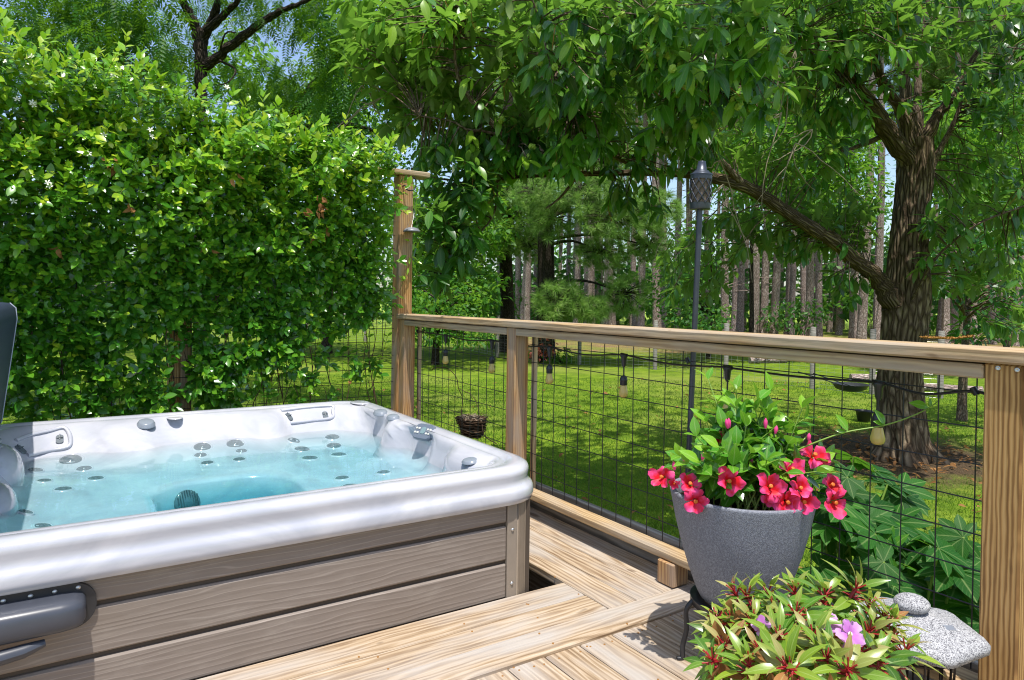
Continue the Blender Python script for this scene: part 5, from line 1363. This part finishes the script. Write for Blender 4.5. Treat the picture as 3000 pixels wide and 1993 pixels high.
needle_pine('dark trunked pine with sunlit needle tufts standing in the mulch beyond the lawn', 1590, 22.8, 52, [(1640, 880, 70, 55, 19.5, 22, 60), (1720, 905, 60, 35, 19.5, 21.5, 40), (1800, 640, 110, 60, 19, 22, 90), (1900, 610, 90, 60, 19, 22, 70), (1700, 560, 90, 50, 19.5, 22, 60), (1620, 640, 70, 60, 20, 22, 50), (1760, 740, 80, 50, 20, 23, 45), (1830, 860, 70, 60, 20, 23, 35), (1560, 560, 60, 50, 20, 23, 40), (1900, 720, 60, 50, 20, 22, 30), (1760, 480, 150, 60, 20, 23, 60)], 1)
needle_pine('pine with dead lower twigs and dark trunk left of the mulch bed', 1480, 26, 40, [(1500, 640, 70, 50, 23, 26, 45), (1430, 720, 60, 50, 23, 26, 35), (1550, 720, 60, 50, 23, 26, 35), (1480, 560, 90, 50, 23, 26, 45)], 2)

def pine_proto(seed, H=24):
    T = bpy.data.objects.new('pine_tree', None); COL.objects.link(T)
    T['label'] = 'tall straight grey pine with bare trunk, standing in the wood beyond the wire fence'; T['category'] = 'tree'; T['group'] = 'pines in the wood beyond the fence'
    q = MB(); zz = np.linspace(-.2, H, 22); r = np.interp(zz, [-.2, .25, 1.5, H], [.25, .195, .18, .07])
    q.tube(np.c_[.10*np.sin(zz*.35+seed), .10*np.cos(zz*.3+seed*2), zz], r*(1+.05*np.sin(zz*3)), 10)
    for k in range(14):
        z = rng.uniform(2, 12); a = rng.uniform(0, 6.28); p = np.array([.12*math.cos(a), .12*math.sin(a), z]); l = rng.uniform(.3, 1.2)
        q.tube([p, p+np.array([l*math.cos(a), l*math.sin(a), rng.uniform(-.1, .3)])], [.02, .005], 4)
    obj('trunk', q, M['pinebark'], T)
    lv = MB(); n = 230; z = rng.uniform(13, H, n); rad = np.interp(z, [13, 16, H], [1.6, 2.2, .4])*np.sqrt(rng.uniform(.05, 1, n)); a = rng.uniform(0, 6.283, n)
    P = np.c_[rad*np.cos(a), rad*np.sin(a), z]
    lv.leaves(T_TUFT, P, unit(np.c_[np.cos(a), np.sin(a), np.full(n, .4)])+rng.normal(0, .3, (n, 3)), np.tile([0, 0, 1.0], (n, 1)), rng.uniform(.5, .8, n), np.clip(.45+rng.normal(0, .2, n), 0, 1), False)
    obj('crown', lv, M['needle'], T); return T
def pines():
    protos = [pine_proto(k) for k in range(4)]
    spec = [(2009, 12), (2074, 25), (2100, 25), (2128, 45), (2180, 28), (2205, 45), (2240, 45), (2268, 45), (2288, 22), (2303, 32), (2322, 35), (2364, 45), (2376, 28), (2399, 40), (2471, 25), (2495, 48), (2533, 50), (2576, 45), (2732, 25), (2762, 28), (2777, 42), (2938, 36), (2985, 40), (2700, 30), (2893, 22),
            (1516, 26), (1534, 32), (1555, 28), (1567, 26), (1714, 30), (1731, 42), (1745, 26), (1756, 26), (1774, 32), (1790, 42), (1812, 24), (1860, 30), (1876, 26), (1920, 46), (1660, 26), (1640, 22), (1945, 24), (2040, 22), (2150, 20), (2420, 22), (2445, 26), (2640, 30), (2850, 30), (2960, 24), (3040, 40), (2790, 20), (2215, 20), (1690, 20), (1600, 22), (1985, 22), (1840, 20)]
    spec += [(rng.uniform(1440, 2020), rng.uniform(22, 38)) for _ in range(20)]+[(rng.uniform(2040, 2980), rng.uniform(22, 40)) for _ in range(20)]
    used = set()
    for i, (px, w_) in enumerate(spec):
        k = i % 4; d = min(62, .31*FPX/(w_/2.24)); src = protos[k]
        if k not in used: o = src; used.add(k)
        else:
            o = src.copy(); COL.objects.link(o)
            for ch in src.children: c = ch.copy(); COL.objects.link(c); c.parent = o
        o.location = Vector(basepoint(px, d)); o.rotation_euler = (rng.normal(0, .008), rng.normal(0, .008), rng.uniform(0, 6.28))
        s = rng.uniform(.94, 1.06); o.scale = (s, s, s*rng.uniform(.95, 1.1))
pines()

# ------------------------------------------------------------------ wood edge, shrubs, fatsia
def woods():
    m = MB(); cloud(m, T_FAR, [(300, 820, 700, 120, 50, 80, 5200), (1100, 840, 500, 90, 48, 75, 4600), (1700, 840, 400, 85, 46, 75, 4600), (2300, 820, 450, 105, 44, 70, 5400), (2800, 820, 350, 115, 42, 70, 4800), (1500, 905, 1700, 14, 46, 60, 2600), (2000, 730, 500, 90, 60, 90, 2200), (2700, 700, 400, 110, 60, 90, 2200), (1500, 650, 500, 120, 70, 95, 1600), (2500, 620, 500, 110, 65, 90, 1500), (600, 600, 600, 150, 65, 90, 1500)], 12, 1.6, .62, .45)
    o = obj('far_woods', m, M['midgreen']); o['kind'] = 'stuff'
woods()
def shrub(label, px, py, d, rx, ry, n, mat, size, name='shrub'):
    b = basepoint(px, d); T = thing(name, label, 'shrub', b)
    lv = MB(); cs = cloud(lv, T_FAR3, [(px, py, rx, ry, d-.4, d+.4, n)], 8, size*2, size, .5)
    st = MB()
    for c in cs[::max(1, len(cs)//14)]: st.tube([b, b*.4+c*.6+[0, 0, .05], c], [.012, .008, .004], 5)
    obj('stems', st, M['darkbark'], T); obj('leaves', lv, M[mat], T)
shrub('small red-leaved shrub at the foot of the dark pine', 1585, 1025, 21.3, 30, 24, 150, 'redleaf', .13)
shrub('low green shrub growing right of the red-leaved shrub', 1650, 1048, 21.5, 42, 26, 240, 'bright', .13)
shrub('rounded green bush at the wood edge behind the rail, left of the torch', 1450, 900, 27, 70, 50, 420, 'midgreen', .2)
shrub('green bush under the pines, between torch and big trunk', 2330, 925, 30, 90, 45, 500, 'midgreen', .22)
shrub('bushy undergrowth behind the big chestnut trunk at right', 2560, 880, 34, 90, 60, 450, 'bright', .25)

def fatsia():
    lobes = []
    for k, a in enumerate(np.linspace(-2.2, 2.2, 7)):
        L = 1.0-.28*abs(a)/2.25
        lobes.append(xf_tpl(leaf_tpl(.42, 5, .14, .16, .58), rotz(a), (0, 0, .012*(k % 2)), L))
    tp = merge_tpl(lobes)
    def plant(label, bx, pts):
        b = np.array([bx[0], bx[1], LAWN]); T = thing('fatsia_shrub', label, 'shrub', b)
        lv = MB(); st = MB(); P = []; D = []; N = []; S = []; Rn = []
        for x, y, d, s in pts:
            p = at(x, y, d)
            if p[0] < .14: p = p+np.array([.14-p[0], 0, 0])
            q = b+np.array([rng.uniform(-.15, .15), rng.uniform(-.15, .15), rng.uniform(.1, .5)])
            st.tube(smooth_path([q, q*.4+p*.6+[0, 0, .04], p], 4), .005, 5)
            out = unit(np.array([p[0]-b[0], p[1]-b[1], 0])+rng.normal(0, .35, 3)*[1, 1, 0])
            P.append(p); D.append(out*.9+np.array([0, 0, -.25+rng.normal(0, .15)])); N.append(np.array([-.25, -.5, .9])+rng.normal(0, .28, 3)); S.append(s); Rn.append(np.clip(.45+rng.normal(0, .22), 0, 1))
        lv.leaves(tp, P, np.array(D), np.array(N), S, Rn)
        obj('stems', st, M['greenstem'], T); obj('leaves', lv, M['fatsia'], T)
    A = [(rng.uniform(2400, 2700), rng.uniform(1380, 1720), rng.uniform(2.6, 3.3), rng.uniform(.10, .16)) for _ in range(46)]
    A += [(2500, 1340, 3.0, .15), (2560, 1380, 3.0, .16), (2460, 1400, 2.9, .15), (2600, 1420, 2.9, .15), (2540, 1480, 2.8, .16), (2420, 1480, 2.8, .15), (2480, 1560, 2.7, .16), (2620, 1530, 2.75, .15)]
    plant('tall fatsia with large lobed leaves behind the wire, right of the planter', (.62, -1.42), A)
    B = [(rng.uniform(2560, 2860), rng.uniform(1540, 1850), rng.uniform(2.25, 2.8), rng.uniform(.10, .16)) for _ in range(36)]
    B += [(2620, 1680, 2.4, .16), (2720, 1600, 2.5, .16), (2800, 1720, 2.35, .16), (2700, 1570, 2.6, .16), (2780, 1640, 2.5, .14), (2850, 1780, 2.3, .15), (2900, 1830, 2.2, .15)]
    plant('lower fatsia with broad lobed leaves behind the stone lantern cap', (.42, -2.0), B)
fatsia()

# ------------------------------------------------------------------ wire fence across the far side of the lawn
def far_fence():
    fp = [(2760, 14.4), (2560, 14.9), (2384, 15.8), (2130, 17.7), (1922, 19.85), (1700, 20.9), (1460, 23.6)]
    pts = [basepoint(*p) for p in fp]
    T = thing('wire_fence', 'wooden post and wire mesh fence along the far edge of the lawn', 'fence', pts[3])
    pts += [basepoint(1345, 27.5), basepoint(1200, 30.5), basepoint(1071, 31.0), basepoint(900, 32), basepoint(700, 33), basepoint(480, 33), basepoint(260, 33), basepoint(71, 32), basepoint(95, 31)]
    for i, p in enumerate(pts):
        q = MB(); h = 1.42; q.lathe([(.06, -.2), (.06, h), (.05, h+.012), (0, h+.015)], p, 14); obj('fence_post', q, M['greywood'], T)
    for a, b in ((6, 7), (9, 10), (13, 14)):
        q = MB(); p0 = pts[a]+[0, 0, 1.2]; p1 = pts[a]+(pts[b]-pts[a])*.55+[0, 0, 1.2]; q.tube([p0, p1], .045, 10); obj('fence_rail', q, M['greywood'], T)
    w_ = MB()
    for p, q in zip(pts[:-1], pts[1:]):
        L = np.linalg.norm(q-p); n = int(L/.16)
        for k in range(n+1):
            c = p+(q-p)*k/n; w_.tube([c+[0, 0, .02], c+[0, 0, 1.2]], .0024, 3, cap=False)
        for r in range(13): w_.tube([p+[0, 0, .02+r*.098], q+[0, 0, .02+r*.098]], .0024, 3, cap=False)
    obj('mesh', w_, M['screw'], T)
    for i, (px, py, d, L, r, mt, lab) in enumerate([(2250, 1066, 22.5, 1.3, .10, 'pinebark', 'grey felled log lying behind the fence, leftmost of the logs'), (2560, 1106, 17.2, 1.1, .11, 'pinebark', 'thick grey log lying left of the big chestnut trunk'), (2506, 1110, 17, .35, .06, 'screw', 'short pale pipe lying on the ground left of the thick log'), (2760, 1128, 15.5, 1.6, .09, 'pinebark', 'long bluish grey log lying right of the big chestnut trunk')]):
        p = at(px, py, d); p[2] = LAWN+r
        lg = MB(); dv = unit(np.array([rgt[0], rgt[1], 0])+fwd*[1, 1, 0]*rng.normal(0, .2)); lg.tube([p-dv*L/2, p-dv*L*.1+[0, 0, .01], p+dv*L/2], [r, r*.97, r*.9], 14)
        o = obj('fallen_log' if mt == 'pinebark' else 'pipe', lg, M[mt]); tag(o, lab, 'log' if mt == 'pinebark' else 'pipe')
far_fence()

# ------------------------------------------------------------------ grass and fallen leaves
def grass():
    n = 300000
    d = 2.3*np.exp(rng.uniform(0, math.log(17/2.3), n)); lat = rng.uniform(-.78, .80, n)
    P = CAM+np.outer(d, fwd)+np.outer(lat*d, rgt)
    ok = ((P[:, 0] > .10) | (P[:, 1] > 1.85)) & (d < 17)
    tb = basepoint(2650, 8.756); rr = np.hypot(P[:, 0]-tb[0], P[:, 1]-tb[1]-.3)
    ok &= rr > 1.2+.9*rng.random(n)
    P = P[ok]; d = d[ok]; n = len(P)
    P[:, 2] = LAWN+.03*np.sin(P[:, 0]*.7+1)*np.cos(P[:, 1]*.55)-.005
    tp = (np.array([[0, .5, 0], [0, -.5, 0], [.55, .36, .06], [.55, -.36, .06], [1.0, 0, .0]]), np.array([(0, 1, 3), (0, 3, 2), (2, 3, 4)]), np.zeros((5, 2)))
    dirn = rng.normal(0, .55, (n, 3)); dirn[:, 2] = 1
    nr = rdir(n); sc_ = rng.uniform(.022, .052, n)
    wd = .10+.012*d
    tv = tp[0]; dirn = unit(dirn); nr = unit(nr-dirn*(nr*dirn).sum(1)[:, None]); b = np.cross(nr, dirn)
    V = P[:, None]+sc_[:, None, None]*(tv[None, :, :1]*dirn[:, None]+tv[None, :, 1:2]*wd[:, None, None]*b[:, None]+tv[None, :, 2:]*nr[:, None])
    F = (tp[1][None]+(np.arange(n)*5)[:, None, None]).reshape(-1, 3)
    m = MB(); m.add(V.reshape(-1, 3), F, np.zeros((n*5, 2)), True, np.repeat(np.clip(.5+.22*np.sin(P[:, 0]*2.3+np.sin(P[:, 1]*1.7))*np.sin(P[:, 1]*1.9+P[:, 0])+rng.normal(0, .11, n), 0, 1), 5))
    o = obj('grass', m, M['grass']); o['kind'] = 'stuff'
    n = 520; d = 2.6*np.exp(rng.uniform(0, math.log(18/2.6), n)); lat = rng.uniform(-.5, .8, n); P = CAM+np.outer(d, fwd)+np.outer(lat*d, rgt)
    P = P[(P[:, 0] > .15)]; k = 420; q = tb+np.c_[rng.normal(0, .9, k), rng.normal(.2, .9, k), np.zeros(k)]; P = np.vstack([P, q]); n = len(P)
    P[:, 2] = LAWN+.05; m = MB(); dd = rng.normal(0, 1, (n, 3)); dd[:, 2] *= .15
    m.leaves(leaf_tpl(.45, 3, .3, .3, .5), P, dd, np.tile([0, 0, 1.0], (n, 1))+rng.normal(0, .35, (n, 3)), rng.uniform(.05, .12, n), rng.random(n))
    o = obj('fallen_leaves', m, M['dead']); o['kind'] = 'stuff'
grass()
